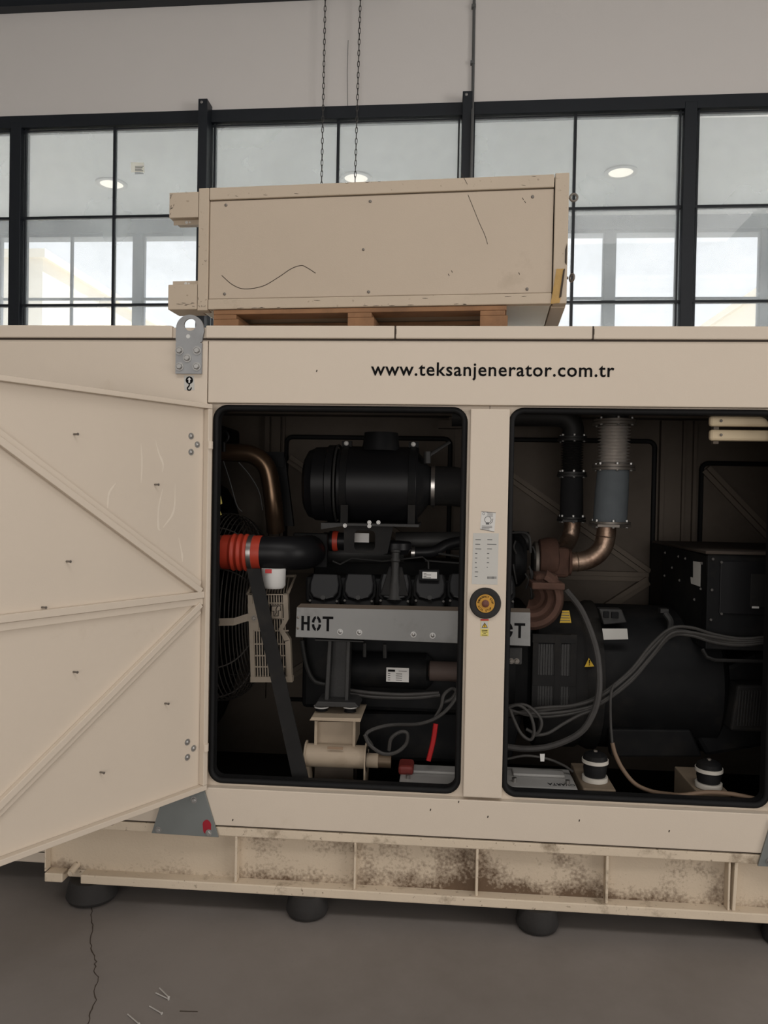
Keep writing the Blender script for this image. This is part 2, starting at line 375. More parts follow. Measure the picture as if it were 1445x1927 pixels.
# bays: a frame with glazing bars and single panes
bays = [(-5.8, -3.885, [-4.85]), (-3.79, -2.142, [-2.945]), (-2.062, .097, [-.955]), (.178, 1.905, [1.038]), (2.003, 3.9, [2.95])]
ROWS = [(.08, 1.45), (1.45, 2.5), (2.5, 3.287), (3.287, 4.062), (4.062, 4.848)]
for i, (x0, x1, bars) in enumerate(bays):
    g = MB()
    for xa, xb in ((x0+.017, x0+.030), (x1-.030, x1-.017)): g.box(xa, xb, WY-.015, WY+.05, .08, 4.848)
    g.box(x0, x1, WY-.015, WY+.05, 4.822, 4.834).box(x0, x1, WY-.03, WY+.05, 0, .08)
    wo = struct('window_%d' % (i+1), ww(g), frame_dk)
    for bx_ in bars: struct('glazing_bar', ww(MB().box(bx_-.011, bx_+.011, WY-.012, WY+.03, .08, 4.848)), frame_dk, wo)
    for z0, z1 in ROWS[1:]: struct('transom', ww(MB().box(x0, x1, WY-.014, WY+.03, z0-.011, z0+.011)), frame_dk, wo)
    xs = [x0]+bars+[x1]
    for z0, z1 in ROWS:
        for k in range(len(xs)-1): struct('pane', ww(MB().box(xs[k], xs[k+1], WY+.008, WY+.014, z0, z1)), glass_hazy, wo)
# porch beyond the glass
PY = 6.3
struct('floor_porch', MB().box(-12, 12, 4.0, 6.6, -.2, 0), ground_m)
struct('ceiling_porch', MB().box(-12, 12, 4.0, PY+.5, 4.96, 5.2), porchm)
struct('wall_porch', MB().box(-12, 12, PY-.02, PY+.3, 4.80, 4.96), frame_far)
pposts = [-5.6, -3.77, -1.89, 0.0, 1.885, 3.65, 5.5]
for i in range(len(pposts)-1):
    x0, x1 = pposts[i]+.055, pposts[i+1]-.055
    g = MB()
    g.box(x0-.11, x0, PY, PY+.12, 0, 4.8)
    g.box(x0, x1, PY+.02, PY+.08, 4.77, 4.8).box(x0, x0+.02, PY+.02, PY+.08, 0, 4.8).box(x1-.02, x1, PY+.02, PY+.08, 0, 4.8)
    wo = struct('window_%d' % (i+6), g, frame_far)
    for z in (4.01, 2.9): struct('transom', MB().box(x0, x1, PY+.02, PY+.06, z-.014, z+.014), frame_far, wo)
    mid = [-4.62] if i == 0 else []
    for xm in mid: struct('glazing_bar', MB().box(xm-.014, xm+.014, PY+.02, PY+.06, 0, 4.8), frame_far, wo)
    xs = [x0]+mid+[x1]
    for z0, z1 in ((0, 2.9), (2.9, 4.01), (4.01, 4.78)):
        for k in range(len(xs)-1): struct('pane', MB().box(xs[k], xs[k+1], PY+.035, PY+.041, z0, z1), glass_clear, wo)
struct('ground_outside', MB().box(-60, 60, 6.6, 90, -.3, -.05), ground_m)
def outbuilding(name, x0, x1, y0, y1, h, label):
    t = thing(name, label, 'building', ((x0+x1)/2, (y0+y1)/2, -.05))
    build('wall', MB().box(x0, x1, y0, y1, -.05, h), creamwall, t)
    build('parapet', MB().box(x0-.1, x1+.1, y0-.1, y1+.1, h, h+.18), creamwall, t)
outbuilding('neighbouring_building', -15.5, -8.6, 13, 40, 6.6, 'cream rendered building outside, beyond the leftmost window panes')
outbuilding('neighbouring_building', 7.4, 14, 13, 40, 6.6, 'cream rendered building outside, beyond the rightmost window panes')

# ceiling downlights in the porch
for (a, b), lab in (((210, 345), 'round lit downlight in porch ceiling left of the paper notice'), ((670, 334), 'round lit downlight in porch ceiling just above the beige hood'), ((1168, 323), 'round lit downlight in porch ceiling right of the beige hood')):
    p = fl(a, b, 4.96)
    t = thing('downlight', lab, 'ceiling light', (p.x, p.y, 4.96), group='porch downlights')
    build('trim_ring', MB().lathe([(0, .165), (.012, .165), (.016, .15), (.016, .122), (0, .12)], p, (0, 0, -1), 32, False), whitem, t, True)
    build('lens', MB().lathe([(0, .121), (.008, .12), (.011, .08), (.012, .001)], p, (0, 0, -1), 32), lamp_on, t, True)
pn = bpy.data.materials.new('backlit_paper'); pn.use_nodes = True
_n = pn.node_tree.nodes; _l = pn.node_tree.links
_d = _n.new('ShaderNodeBsdfTranslucent'); _d.inputs[0].default_value = (.95, .91, .82, 1)
_m = _n.new('ShaderNodeMixShader'); _m.inputs[0].default_value = .8
_n['Principled BSDF'].inputs['Base Color'].default_value = (.62, .6, .56, 1)
_l.new(_n['Principled BSDF'].outputs[0], _m.inputs[1]); _l.new(_d.outputs[0], _m.inputs[2]); _l.new(_m.outputs[0], _n['Material Output'].inputs[0])
# paper notice on a pane
p = at(259.5, 315.5, WY); y0 = WY+.004-.0204*(p.x+.6)
t = thing('paper_notice', 'small white printed notice stuck on the upper left window pane', 'notice', (p.x, y0, p.z))
build('paper', MB().add([at(246, 305, y0), at(271, 306, y0), at(272, 325, y0), at(247, 324, y0)], [(0, 1, 2, 3)]), pn, t)
g = MB()
for k in range(6):
    zz = p.z+.032-.013*k; wdt = random.uniform(.06, .09)
    g.box(p.x-.045, p.x-.045+wdt, y0-.0012, y0-.0005, zz-.0025, zz+.0025)
build('print', g, ink_grey, t)

# hanging chains and conduit in front of the upper wall
def chain(pts, lab):
    top = at(*pts[0], WY-.1); bot = at(*pts[1], WY-.1); L_ = .046; dirv = (bot-top); n = int(dirv.length*1.35/L_); d = dirv.normalized()
    top = top-d*.25
    g = MB()
    for k in range(n):
        c = top+d*(L_*k); sd = Vector((1, 0, 0)) if k % 2 else Vector((0, 1, 0))
        hl, hw = .028, .0085
        pp = [c+d*(hl*math.sin(q))+sd*(hw*math.cos(q)) for q in [2*math.pi*i/10 for i in range(10)]]
        g.tube(pp, .0035, 4, True)
    o = build('hoist_chain', g, chain_m, None, loc=tuple(top)); tag(o, lab, 'chain', 'hoist chains on the upper wall')
chain([(612, 0), (605, 345)], 'thin dark chain hanging on the wall, the left one of two')
chain([(678, 0), (668, 345)], 'thin dark chain hanging on the wall, the right one of two')
t = thing('conduit', 'thin grey conduit pipe running down the wall to the window post', 'pipe', tuple(at(893, 0, WY-.06)))
pa, pb, pc = at(893, -40, WY-.06), at(889.5, 180, WY-.06), at(889, 215, WY-.2)
build('pipe', MB().tube([pa, pb, at(889, 195, WY-.12), pc, at(886.5, 340, WY-.2), at(884, 480, WY-.2)], .0125, 10), conduit_m, t, True)
for q in (12, 118):
    c = at(892 - q*.02, q, WY-.06); build('clip', MB().box(c.x-.02, c.x+.016, c.y-.016, WY-.02, c.z-.012, c.z+.012), conduit_m, t)

# nails on the floor
nail_m = mat('bright_nail', (.62, .6, .57), .45, .5)
nm = finish_mesh('wire_nail', MB().cyl((-.024, 0, .0022), (.022, 0, .0022), .0019, n=6).cyl((.022, 0, .0022), (.0235, 0, .0022), .0042, n=8), nail_m, True)
for (a, b), lab in ((((300, 1864), (318, 1882)), 'steel nail on the floor, upper one of the crossed pair'), (((293, 1871), (318, 1883)), 'steel nail on the floor, lower one of the crossed pair'), (((281, 1896), (305, 1910)), 'steel nail on the floor just below the crossed pair'), (((240, 1911), (262, 1930)), 'steel nail on the floor cut by the bottom edge of the picture')):
    p, q = fl(*a), fl(*b); o = bpy.data.objects.new('nail', nm); col.objects.link(o); o.location = ((p.x+q.x)/2, (p.y+q.y)/2, .002 if 'upper' not in lab else .006)
    o.rotation_euler = (0, 0, math.atan2(q.y-p.y, q.x-p.x)); k = (q-p).length/.048; o.scale = (k, 1, 1); tag(o, lab, 'nail', 'nails on the floor')

# ================================================================== GENERATOR ENCLOSURE
ENC = thing('generator_enclosure', 'long beige steel generator enclosure with one door swung open', 'generator', (0, .65, 0))
XL, XR, YB = -2.35, 2.45, 1.36
P = lambda nm, mb, m=paint, bevel=.003, **k: build(nm, mb, m, ENC, bevel=bevel, **k)
P('roof_panel', MB().box(XL, XR, .0, YB, 2.21, 2.262))
xa, xb = at(326, 625, 0).x, at(388, 625, 0).x
joints = [xb, at(744, 625, 0).x, at(1115, 625, 0).x, 1.9, XR]
for x0, x1 in [(XL, -1.9), (-1.9, xa)]+[(joints[i], joints[i+1]) for i in range(4)]:
    P('roof_lip', MB().box(x0+.0015, x1-.0015, -.012, .018, 2.2195, 2.2675), bevel=.004)
for jx in joints[1:3]: P('weld_joint', MB().box(jx-.0025, jx+.0025, -.0125, .01, 2.218, 2.2665).box(jx-.001, jx+.004, -.0135, 0, 2.236, 2.256), seam, 0)
P('roof_seam', MB().box(XL, XR, -.003, .02, 2.213, 2.221), seam, 0)
P('fascia_panel', MB().box(-.906, XR, 0, .028, 1.975, 2.2145))
P('side_panel', MB().box(XL, -.909, 0, .028, .3465, 2.2145))
P('sill_panel', MB().box(-.907, XR, -.002, .03, .3465, .4915))
P('pillar', MB().box(.0968, .2418, -.006, .03, .5035, 1.961), bevel=.004)
P('pillar', MB().box(1.232, 1.38, -.006, .03, .5035, 1.961), bevel=.004)
P('side_panel', MB().box(1.38, XR, .0, .028, .4915, 1.975))
OP = [(-.882, .078), (.251, 1.216)]; OZ0, OZ1 = .510, 1.961
for (x0, x1), (fx0, fx1) in zip(OP, [(-.9085, .169), (.171, 1.25)]):
    inner = rrect(x0, x1, OZ0, OZ1, .045)
    outer = []
    for i, (x, z) in enumerate(inner):           # square the outer corners
        k = i//7; outer.append(((fx1, fx0, fx0, fx1)[k], (1.985, 1.985, .485, .485)[k]))
    # walk each side so the ring stays planar and simple
    P('door_frame', MB().frame(outer, inner, .03, .075), paint, 0)
    gpath = [Vector((x, .030, z)) for x, z in rrect(x0+.001, x1-.001, OZ0+.001, OZ1-.001, .046, 8)]
    P('door_gasket', MB().tube(gpath, .0115, 10, True), rubber, 0, smooth=True)
    P('gasket_lip', MB().frame(rrect(x0, x1, OZ0, OZ1, .046), rrect(x0+.010, x1-.010, OZ0+.010, OZ1-.010, .036), .046, .075), rubber, 0)
# inner shell
P('rear_wall', MB().box(XL, XR, 1.32, YB, .12, 2.21), paint_shaded, 0)
P('end_wall', MB().box(XL, XL+.03, .03, 1.32, .2, 2.21), paint_shaded, 0)
P('end_wall', MB().box(XR-.03, XR, .03, 1.32, .2, 2.21), paint_shaded, 0)
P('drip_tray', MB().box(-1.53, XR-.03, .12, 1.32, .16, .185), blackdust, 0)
P('roof_beam', MB().box(XL+.03, XR-.03, 1.20, 1.32, 2.065, 2.21), paint_shaded, 0)
back = [(-.865, .035, 1.95), (.225, 1.117, 1.95), (1.361, 2.25, 1.838)]
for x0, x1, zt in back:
    d = P('rear_door', MB().box(x0, x1, 1.305, 1.32, .5, zt), paint_shaded, 0)
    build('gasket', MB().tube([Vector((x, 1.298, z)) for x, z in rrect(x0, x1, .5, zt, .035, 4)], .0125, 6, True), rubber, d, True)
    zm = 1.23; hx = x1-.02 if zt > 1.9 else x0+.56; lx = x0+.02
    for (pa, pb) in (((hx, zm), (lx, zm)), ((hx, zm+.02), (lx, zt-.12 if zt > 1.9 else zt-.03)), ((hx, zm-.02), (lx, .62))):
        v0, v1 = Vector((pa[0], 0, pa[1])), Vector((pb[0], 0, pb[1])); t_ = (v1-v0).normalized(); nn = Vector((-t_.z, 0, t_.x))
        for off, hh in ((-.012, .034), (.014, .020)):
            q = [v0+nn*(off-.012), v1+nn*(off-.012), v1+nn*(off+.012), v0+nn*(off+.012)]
            build('brace', MB().prism([(c.x, c.z) for c in q], 1.305-hh, 1.305), mat('beige_paint_lit_brace', (.17, .138, .108), .7, var=.12, scale=3), d)  # paler than the wall behind: caught light put into the paint colour
for x0, x1, dpt in ((.06, .2, .02), (1.145, 1.165, .04), (1.165, 1.26, .015), (1.262, 1.275, .03), (1.318, 1.335, .03), (-.985, -.96, .03), (-.95, -.9, .02), (-.885, -.875, .03)):
    P('rear_post', MB().box(x0, x1, 1.32-dpt, 1.32, .5, 2.06), paint_shaded, 0)
P('rear_clip', MB().bpx(825, 790, 868, 806, 1.25, 1.31).bpx(845, 772, 856, 792, 1.26, 1.31), paint_shaded, 0)
# air inlet slats high in the right hand bay
for (ya, yb) in ((782, 802), (808, 829)):
    a_, b_ = at(1336, ya, .085), at(1336, yb, .085)
    s_ = P('inlet_slat', MB().prism([(a_.x, a_.z), (a_.x, b_.z), (2.3, b_.z), (2.3, a_.z)], .085, .109), mat('yellowed_cream_paint', (.60, .49, .33), .5, var=.06), .010)
    inst('rivet', RIVET, s_, at(1357, (ya+yb)/2, .084))
for x0, x1 in ((at(1342, 800, .11).x, at(1352, 800, .11).x), (1.98, 2.02)): P('inlet_support', MB().box(x0, x1, .105, .13, 1.85, 2.2), paint_shaded, 0)

# ---- base frame
X0B = -1.533
P('base_top_flange', MB().box(-1.50, XR, .004, .11, .303, .3385), paint_flange, .004)
P('base_gap', MB().box(-1.45, XR, .012, .05, .3385, .3465), seam, 0)
RIBS = [at(a, 1640, .02).x for a in (88, 445, 668, 897, 1141, 1370)]
for k, x in enumerate(RIBS):
    P('base_web', MB().box(x, RIBS[k+1] if k < 5 else XR, .045, .06, .12, .305), paint_web if k in (0, 5) else paint_dirty, 0)
fn0, fn1 = at(118, 1650, 0).x, at(152, 1650, 0).x
P('base_bottom_flange', MB().box(X0B, fn0, -.004, .10, .0885, .124).box(fn1, XR, -.004, .10, .0885, .124).box(fn0-.002, fn1+.002, .045, .10, .0885, .124), paint_flange, .004)
for k, (pxx, thk) in enumerate(((88, .006), (445, .010), (668, .008), (897, .010), (1141, .010), (1370, .008), (1383, .012))):
    x = at(pxx, 1640, .02).x
    P('base_rib', MB().prism([(x-thk/2-(.006 if k == 6 else 0), .124), (x+thk/2-(.006 if k == 6 else 0), .124), (x+thk/2, .304), (x-thk/2, .304)], .006, .046), paint_flange, .002)
P('drain_plug', MB().cyl((fn0+.036, .05, .14), (fn0+.032, .004, .128), .0135).cyl((fn0+.032, .004, .128), (fn0+.031, -.004, .127), .010), paint_flange, 0, smooth=True)
P('skid_end', MB().box(XL, X0B-.004, .14, .9, .13, .3465).prism([(XL+.3, .0905), (X0B-.004, .0905), (X0B-.004, .14), (XL, .14)], .14, .18), paint, .003)
P('end_plug', MB().cyl((at(90, 1622, .08).x+.012, .086, at(90, 1622, .08).z), (at(90, 1622, .08).x+.012, .07, at(90, 1622, .08).z), .012), bolt_dull, 0, smooth=True)
for (a, b, yb) in ((113, 206, 1708), (534, 614, 1737), (972, 1054, 1763)):
    x0, x1 = at(a, yb, 0).x, at(b, yb, 0).x; c = (x0+x1)/2; rr = (x1-x0)/2
    P('rubber_foot', MB().lathe([(0, rr*.80), (.006, rr*.92), (.02, rr), (.05, rr*.94), (.088, rr*.84)], (c, rr*.95-.03, 0), (0, 0, 1), 28), rubber_dull, 0, smooth=True)
P('rubber_foot', MB().lathe([(0, .066), (.006, .076), (.02, .08), (.05, .075), (.088, .066)], (1.3, .05, 0), (0, 0, 1), 28), rubber_dull, 0, smooth=True)

# ---- lifting lug with bolts, hook sticker
Yl = -.012
arc = [(357+26*math.cos(R(q)), 618-26*math.sin(R(q))) for q in range(170, 9, -16)]
poly = [(330, 703), (330.5, 640), (331, 622)]+arc+[(384, 622), (380, 640), (379, 702)]
outer2 = [(at(a, b, Yl).x, at(a, b, Yl).z) for a, b in poly]
lug_mb = MB()
# plate with two holes: polar rings joined to the outline
hc = at(357.5, 611, Yl); hr = .0235
def plate_with_hole(mb, out, c, r, y0, y1, n=48):
    inn, ou = [], []
    for i in range(n):
        a = 2*math.pi*i/n; d = (math.cos(a), math.sin(a)); inn.append((c[0]+r*d[0], c[1]+r*d[1]))
        best = None
        for k in range(len(out)):
            x1, z1 = out[k]; x2, z2 = out[(k+1) % len(out)]; ex, ez = x2-x1, z2-z1; den = d[0]*ez-d[1]*ex
            if abs(den) < 1e-12: continue
            t_ = ((x1-c[0])*ez-(z1-c[1])*ex)/den; s_ = ((x1-c[0])*d[1]-(z1-c[1])*d[0])/den
            if t_ > 0 and -1e-6 <= s_ <= 1+1e-6 and (best is None or t_ < best): best = t_
        ou.append((c[0]+best*d[0], c[1]+best*d[1]))
    mb.frame(ou, inn, y0, y1)
zs = at(355, 645, Yl).z
up = [p_ for p_ in outer2 if p_[1] > zs-.012]
xlo, xhi = outer2[0][0], outer2[-1][0]
plate_with_hole(lug_mb, [(xlo+.001, zs)]+[p_ for p_ in outer2 if p_[1] > zs]+[(xhi+.001, zs)], (hc.x, hc.z), hr, -.012, -.002)
lug_mb.box(xlo, xhi, -.012, -.002, outer2[0][1], zs)
lug = P('lifting_lug', lug_mb, galv, 0)
for (a, b) in ((338, 660), (371, 660), (352.5, 674), (338, 690), (370.5, 690)): inst('bolt', BOLT_L, lug, at(a, b, -.012))
c = at(354, 633, -.0125); build('small_hole', MB().lathe([(0, .008), (.0008, .008)], (c.x, -.0122, c.z), (0, -1, 0), 16), whitem, lug)
P('lug_recess', MB().box(xa, xb, .006, .02, 2.2195, 2.2275), seam, 0)
yk = -.0008
st = P('hook_sticker', MB().ppx([(346, 707), (365, 707), (366, 734), (347, 734)], yk, 0), paper_grey, 0, label='white sticker with a black lifting hook')
c = at(356.3, 715.5, yk); build('hook_sign', MB().lathe([(0, .0145), (.0006, .0145)], (c.x, yk, c.z), (0, -1, 0), 24).strip(bez([(c.x, yk, c.z-.012), (c.x-.001, yk, c.z-.022), (c.x-.007, yk, c.z-.030), (c.x-.003, yk, c.z-.038), (c.x+.005, yk, c.z-.036), (c.x+.009, yk, c.z-.027)], 5), [.005]*15+[.0045]*10+[.001]), ink, st)
build('arrow', MB().prism([(c.x-.003, c.z-.010), (c.x+.003, c.z-.010), (c.x+.003, c.z+.002), (c.x+.008, c.z+.002), (c.x, c.z+.011), (c.x-.008, c.z+.002), (c.x-.003, c.z+.002)], yk-.0012, yk-.0006), paper, st)

# ---- corner gussets
def gusset(pts, bolts, spot):
    gs = P('corner_gusset', MB().prism(pts, -.012, -.004), galv_dark, .001)
    for q in bolts: inst('bolt', BOLT_M, gs, q)
    if spot:
        c = at(389, 1556, -.012)
        build('red_paint_mark', MB().prism([(c.x+.017*math.cos(R(q))*(1+.12*math.sin(q)), c.z+.028*math.sin(R(q))) for q in range(0, 360, 20)], -.0126, -.0119), redspray, gs, label='red spray paint mark')
gp = [at(a, b, -.012) for a, b in ((285, 1568), (411, 1576), (384, 1487), (313, 1480))]
gusset([(q.x, q.z) for q in gp], [at(a, b, -.012) for a, b in ((365, 1505), (298, 1561), (393, 1567))], True)
q0 = at(1426, 1630, -.012); q1 = at(1452, 1560, -.012)
gusset([(q0.x, q0.z), (q0.x+.26, q0.z), (q1.x+.17, q1.z+.03), (q1.x, q1.z+.03)], [(q0.x+.04, -.012, q0.z+.02)], False)

# ---- pillar decals
yp = -.0068
s1 = P('warning_notice', MB().ppx([(906, 962.5), (933, 965), (930, 1000.5), (903.5, 995.5)], yp, -.006), paper, 0, label='small white notice with a line drawing')
g = MB()
cc = at(918, 980, yp)
g.torus((cc.x, yp, cc.z+.004), (0, 1, 0), .012, .0012, 20, 4); g.box(cc.x-.007, cc.x+.005, yp-.0008, yp, cc.z-.014, cc.z-.006)
for k in range(4): zz = cc.z+.031-.005*k; g.box(cc.x-.004+(k % 2)*.002, cc.x+.018, yp-.0006, yp, zz-.0008, zz+.0008)
for k in range(3): zz = cc.z-.020-.005*k; g.box(cc.x-.022, cc.x+.016-(k == 2)*.01, yp-.0006, yp, zz-.001, zz+.001)
g.torus((cc.x-.016, yp, cc.z+.026), (0, 1, 0), .004, .0008, 14, 4)
g.strip([(cc.x+.008, yp, cc.z-.012), (cc.x+.016, yp, cc.z-.004), (cc.x+.018, yp, cc.z+.008)], .0018)
for ea, eb in (((906, 962.5), (933, 965)), ((903.5, 995.5), (930, 1000.5))): g.strip([at(*ea, yp), at(*eb, yp)], .0016)
build('print', g, ink_grey, s1)
s2 = P('data_sheet', MB().ppx([(890.5, 1003), (938.5, 1003.5), (936, 1100.5), (887.5, 1099)], yp, -.006), paper_grey, 0, label='grey specification sheet')
g = MB()
for k, (l1, l2) in enumerate(((10, 9), (9, 17), (11, 9), (4, 4), (4, 4), (3, 4), (4, 2), (6, 0), (5, 0))):
    yy = 1015.5+8.65*k
    for xx, ln in ((894.5-k*.15, l1), (917-k*.2, l2)):
        if ln: a_ = at(xx, yy, yp); g.box(a_.x, a_.x+ln*.002, yp-.0005, yp, a_.z-.0013, a_.z+.0013)
for k in range(14):
    a_ = at(917+k*1.25, 1087, yp); g.box(a_.x, a_.x+random.uniform(.0006, .0018), yp-.0005, yp, a_.z-.0045, a_.z+.0045)
build('print', g, ink_grey, s2)
es = at(913, 1135, -.006)
e0 = P('emergency_stop', MB().lathe([(0, .0585), (.004, .0585), (.010, .055), (.012, .040), (.010, .036)], es, (0, -1, 0), 40), rubber_dull, 0, smooth=True, label='round emergency stop with black collar and yellow ring')
build('yellow_ring', MB().lathe([(.008, .0345), (.0135, .034), (.0135, .012)], es, (0, -1, 0), 36), estop_y, e0, True)
build('push_button', MB().lathe([(.010, .014), (.019, .0135), (.022, .009), (.0225, .001)], es, (0, -1, 0), 24), estop_r, e0, True)
def ring_text(s, a0, a1, rr, hgt, flip=False):
    for i, ch in enumerate(s):
        if ch == ' ': continue
        a = R(a0+(a1-a0)*i/(len(s)-1)); pos = Vector((es.x+rr*math.cos(a), es.y-.0139, es.z+rr*math.sin(a)))
        rot = Matrix.Rotation(-(a-R(90)) if not flip else -(a+R(90)), 3, 'Y') @ FRONT
        text(ch, pos, hgt*.72 if ch != 'I' else hgt*.25, ink, e0, height=hgt, rot=rot, th=.0008, offset=.01)
ring_text('EMERGENCY STOP', 170, 5, .0262, .0072)
ring_text('ACIL STOP', 205, 320, .0262, .0072, True)
s3 = P('caution_sticker', MB().ppx([(904.3, 1165), (919.5, 1165), (919.3, 1197.3), (904, 1197.3)], yp, -.006), yellow_pale, 0, label='small yellow and red caution sticker')
build('red_header', MB().ppx([(904.3, 1165), (919.5, 1165), (919.5, 1168.3), (904.3, 1168.3)], yp-.0006, yp), redprint, s3)
build('pale_field', MB().ppx([(905.2, 1169), (918.7, 1169), (918.7, 1183), (905, 1183)], yp-.0005, yp), paper_grey, s3)
tr = [at(a, b, yp) for a, b in ((912, 1171.5), (917.7, 1181), (906.3, 1181))]
build('triangle', MB().prism([(q.x, q.z) for q in tr], yp-.0011, yp-.0005), ink, s3)
cq = (tr[0]+tr[1]+tr[2])/3
build('triangle_fill', MB().prism([(cq.x+(q.x-cq.x)*.72, cq.z+(q.z-cq.z)*.72) for q in tr], yp-.0016, yp-.0011), yellow, s3)
g = MB().box(cq.x-.0011, cq.x+.0011, yp-.0021, yp-.0016, cq.z-.001, cq.z+.0055).box(cq.x-.0011, cq.x+.0011, yp-.0021, yp-.0016, cq.z-.0042, cq.z-.0022)
for k in range(4): a_ = at(906.5, 1186+3.0*k, yp); g.box(a_.x+(k == 2)*.006, a_.x+.021-(k == 2)*.006, yp-.0006, yp, a_.z-.001, a_.z+.001)
build('print', g, ink, s3)
# web address along the fascia
ca, cb = at(698, 700, 0), at(1156, 697, 0)
text('www.teksanjenerator.com.tr', ((ca.x+cb.x)/2, -.0008, at(927, 699.5, 0).z), cb.x-ca.x, ink, ENC, height=.067, offset=.012, spacing=1.08, name='web_address')
# small chips in the paint
for a, b, y_ in ((863, 1509, -.002), (918, 1537, -.002), (1090, 1544, -.002), (1259, 1564, -.002), (596, 698, 0), (438, 1543, -.002), (810, 1524, -.002)):
    c = at(a, b, y_); P('paint_chip', MB().strip([(c.x-.001, y_, c.z-.004), (c.x+.001, y_, c.z+.004)], .004, th=.0005), seam, 0)

# ---- front door, swung open
DA = R(-122.48)           # direction of the leaf from its hinge
H = Vector((-.884, -.012, 0))
door = build('door', MB().box(.0, .965, -.040, -.024, .487, 1.967), paint, ENC, bevel=.002, local=True, label='open door leaf seen from its braced inner side')
door.location = H-wl(ENC); door.rotation_euler = (0, 0, DA)
def DM(nm, mb, m=paint, bevel=.002, par=None, **k):
    for v in mb.v: v.y = -v.y
    return build(nm, mb, m, par or door, bevel=bevel, local=True, **k)
def dbar(u0, z0, u1, z1, wd, y0, y1, nm='brace', m=paint):
    v0, v1 = Vector((u0, 0, z0)), Vector((u1, 0, z1)); t_ = (v1-v0).normalized(); n_ = Vector((-t_.z, 0, t_.x))*wd/2
    return DM(nm, MB().prism([(q.x, q.z) for q in (v0-n_, v1-n_, v1+n_, v0+n_)], y0, y1), m, .0015)
DM('frame_rail', MB().box(0, .965, -.002, .0235, 1.9495, 1.967))
DM('frame_rail', MB().box(0, .965, -.002, .0235, .487, .5065))
DM('frame_stile', MB().box(0, .020, -.003, .0235, .5075, 1.9485))
DM('frame_stile', MB().box(.945, .965, -.003, .0235, .5075, 1.9485))
for off, hh in ((.0135, .004), (-.0125, .012)):
    dbar(.021, 1.2275+off, .944, 1.2215+off, .0245, hh, .0238, 'mid_rail')
for off, hh in ((.0125, .012), (-.0125, .004)):
    dbar(.034, 1.268+off, .94, 1.875+off, .0225, hh, .0238, 'diagonal_brace')
for off, hh in ((.0125, .004), (-.0125, .012)):
    dbar(.034, 1.192+off, .94, .555+off, .0225, hh, .0238, 'diagonal_brace')
pin = finish_mesh('pin', MB().cyl((0, .0, 0), (.004, -.016, 0), .0032, n=8).cyl((.004, -.016, 0), (.0045, -.018, 0), .0045, n=8), bolt_dull, True)
for u_, z_ in ((.557, 1.811), (.24, 1.655), (.578, 1.397), (.66, 1.256), (.549, 1.032), (.183, .854), (.446, .672)): inst('pin', pin, door, (u_, -.024, z_), Matrix.Rotation(R(180), 3, 'Z'), True)
for grp in (((.08, 1.841), (.05, 1.811), (.079, 1.781)), ((.077, .685), (.047, .654), (.076, .627))):
    for u_, z_ in grp: inst('screw', RIVET_W, door, (u_, -.024, z_), Matrix.Rotation(R(180), 3, 'Z'), True)
    DM('hinge_knuckle', MB().cyl((.010, -.002, grp[1][1]-.014), (.010, -.002, grp[1][1]+.014), .011), paint, 0, smooth=True)
drip = mat('dried_drip_mark', (.70, .62, .52), .5)
for pts in ([(.30, 1.80), (.295, 1.73), (.297, 1.66)], [(.24, 1.815), (.225, 1.77), (.205, 1.73), (.208, 1.70)], [(.40, 1.655), (.425, 1.62), (.43, 1.57)], [(.205, 1.64), (.222, 1.57), (.222, 1.50), (.21, 1.49)], [(.15, 1.66), (.155, 1.56), (.20, 1.50)], [(.13, 1.46), (.115, 1.40), (.112, 1.37)]):
    c_ = bez([(u_, .0239, z_) for u_, z_ in pts], 5); DM('drip_mark', MB().strip(c_, [.0015+.008*math.sin(math.pi*(i_+.5)/len(c_))*random.uniform(.5, 1) for i_ in range(len(c_))], th=.0004), drip, 0)

# ================================================================== HOOD ON THE ROOF AND ITS PALLET
pl = thing('wooden_pallet', 'weathered wooden pallet on the enclosure roof under the beige hood', 'pallet', (-.29, .72, 2.2685))
RB = R(-3.7); pl.rotation_euler = (0, 0, RB)
pw = .62
PB = lambda nm, mb, **k: build(nm, mb, wood, pl, bevel=.003, local=True, **k)
for y_ in (-.47, -.21, .05, .31, .50): PB('deck_board', MB().box(-.66, .56, y_, y_+.1, .112, .132))
for x_ in (-.66, -.085, .455):
    PB('bottom_board', MB().box(x_, x_+.1, -.47, .60, 0, .02))
    for y_ in (-.47, .03, .49): PB('block', MB().box(x_, x_+.11, y_, y_+.11, .02, .092))
    PB('stringer_board', MB().box(x_, x_+.1, -.47, .60, .092, .112))
hd = thing('sheet_metal_hood', 'large beige sheet metal hood lying on a pallet on the enclosure roof', 'hood', (-.29, .245, 2.402)); hd.rotation_euler = (0, 0, RB)
HB = lambda nm, mb, m=paint_hood, bevel=.003, par=None, **k: build(nm, mb, m, par or hd, bevel=bevel, local=True, **k)
hx0, hx1, hh, hdp = -.715, .762, .508, .95
HB('front_panel', MB().box(hx0+.002, .704, .006, .02, .045, .455))
HB('top_rail', MB().box(hx0+.002, .704, -.002, .03, .4575, hh), paint_old)
HB('bottom_rail', MB().box(hx0+.002, .704, -.002, .03, .0, .0425), paint_old)
HB('corner_post', MB().box(hx0-.045, hx0, -.002, .05, -.004, hh), paint_old)
HB('corner_post', MB().box(.708, hx1, -.002, .05, .0, hh+.004), paint_old)
HB('top_panel', MB().box(hx0-.04, hx1, .03, hdp, hh-.02, hh))
HB('bottom_panel', MB().box(hx0-.04, hx1-.06, .03, hdp, .0, .012), mat('glossy_cream_sheet', (.72, .68, .58), .16, .35, var=.15, scale=5))
HB('bottom_flange', MB().box(hx1-.058, hx1, .05, hdp, -.004, .008), paint_old)
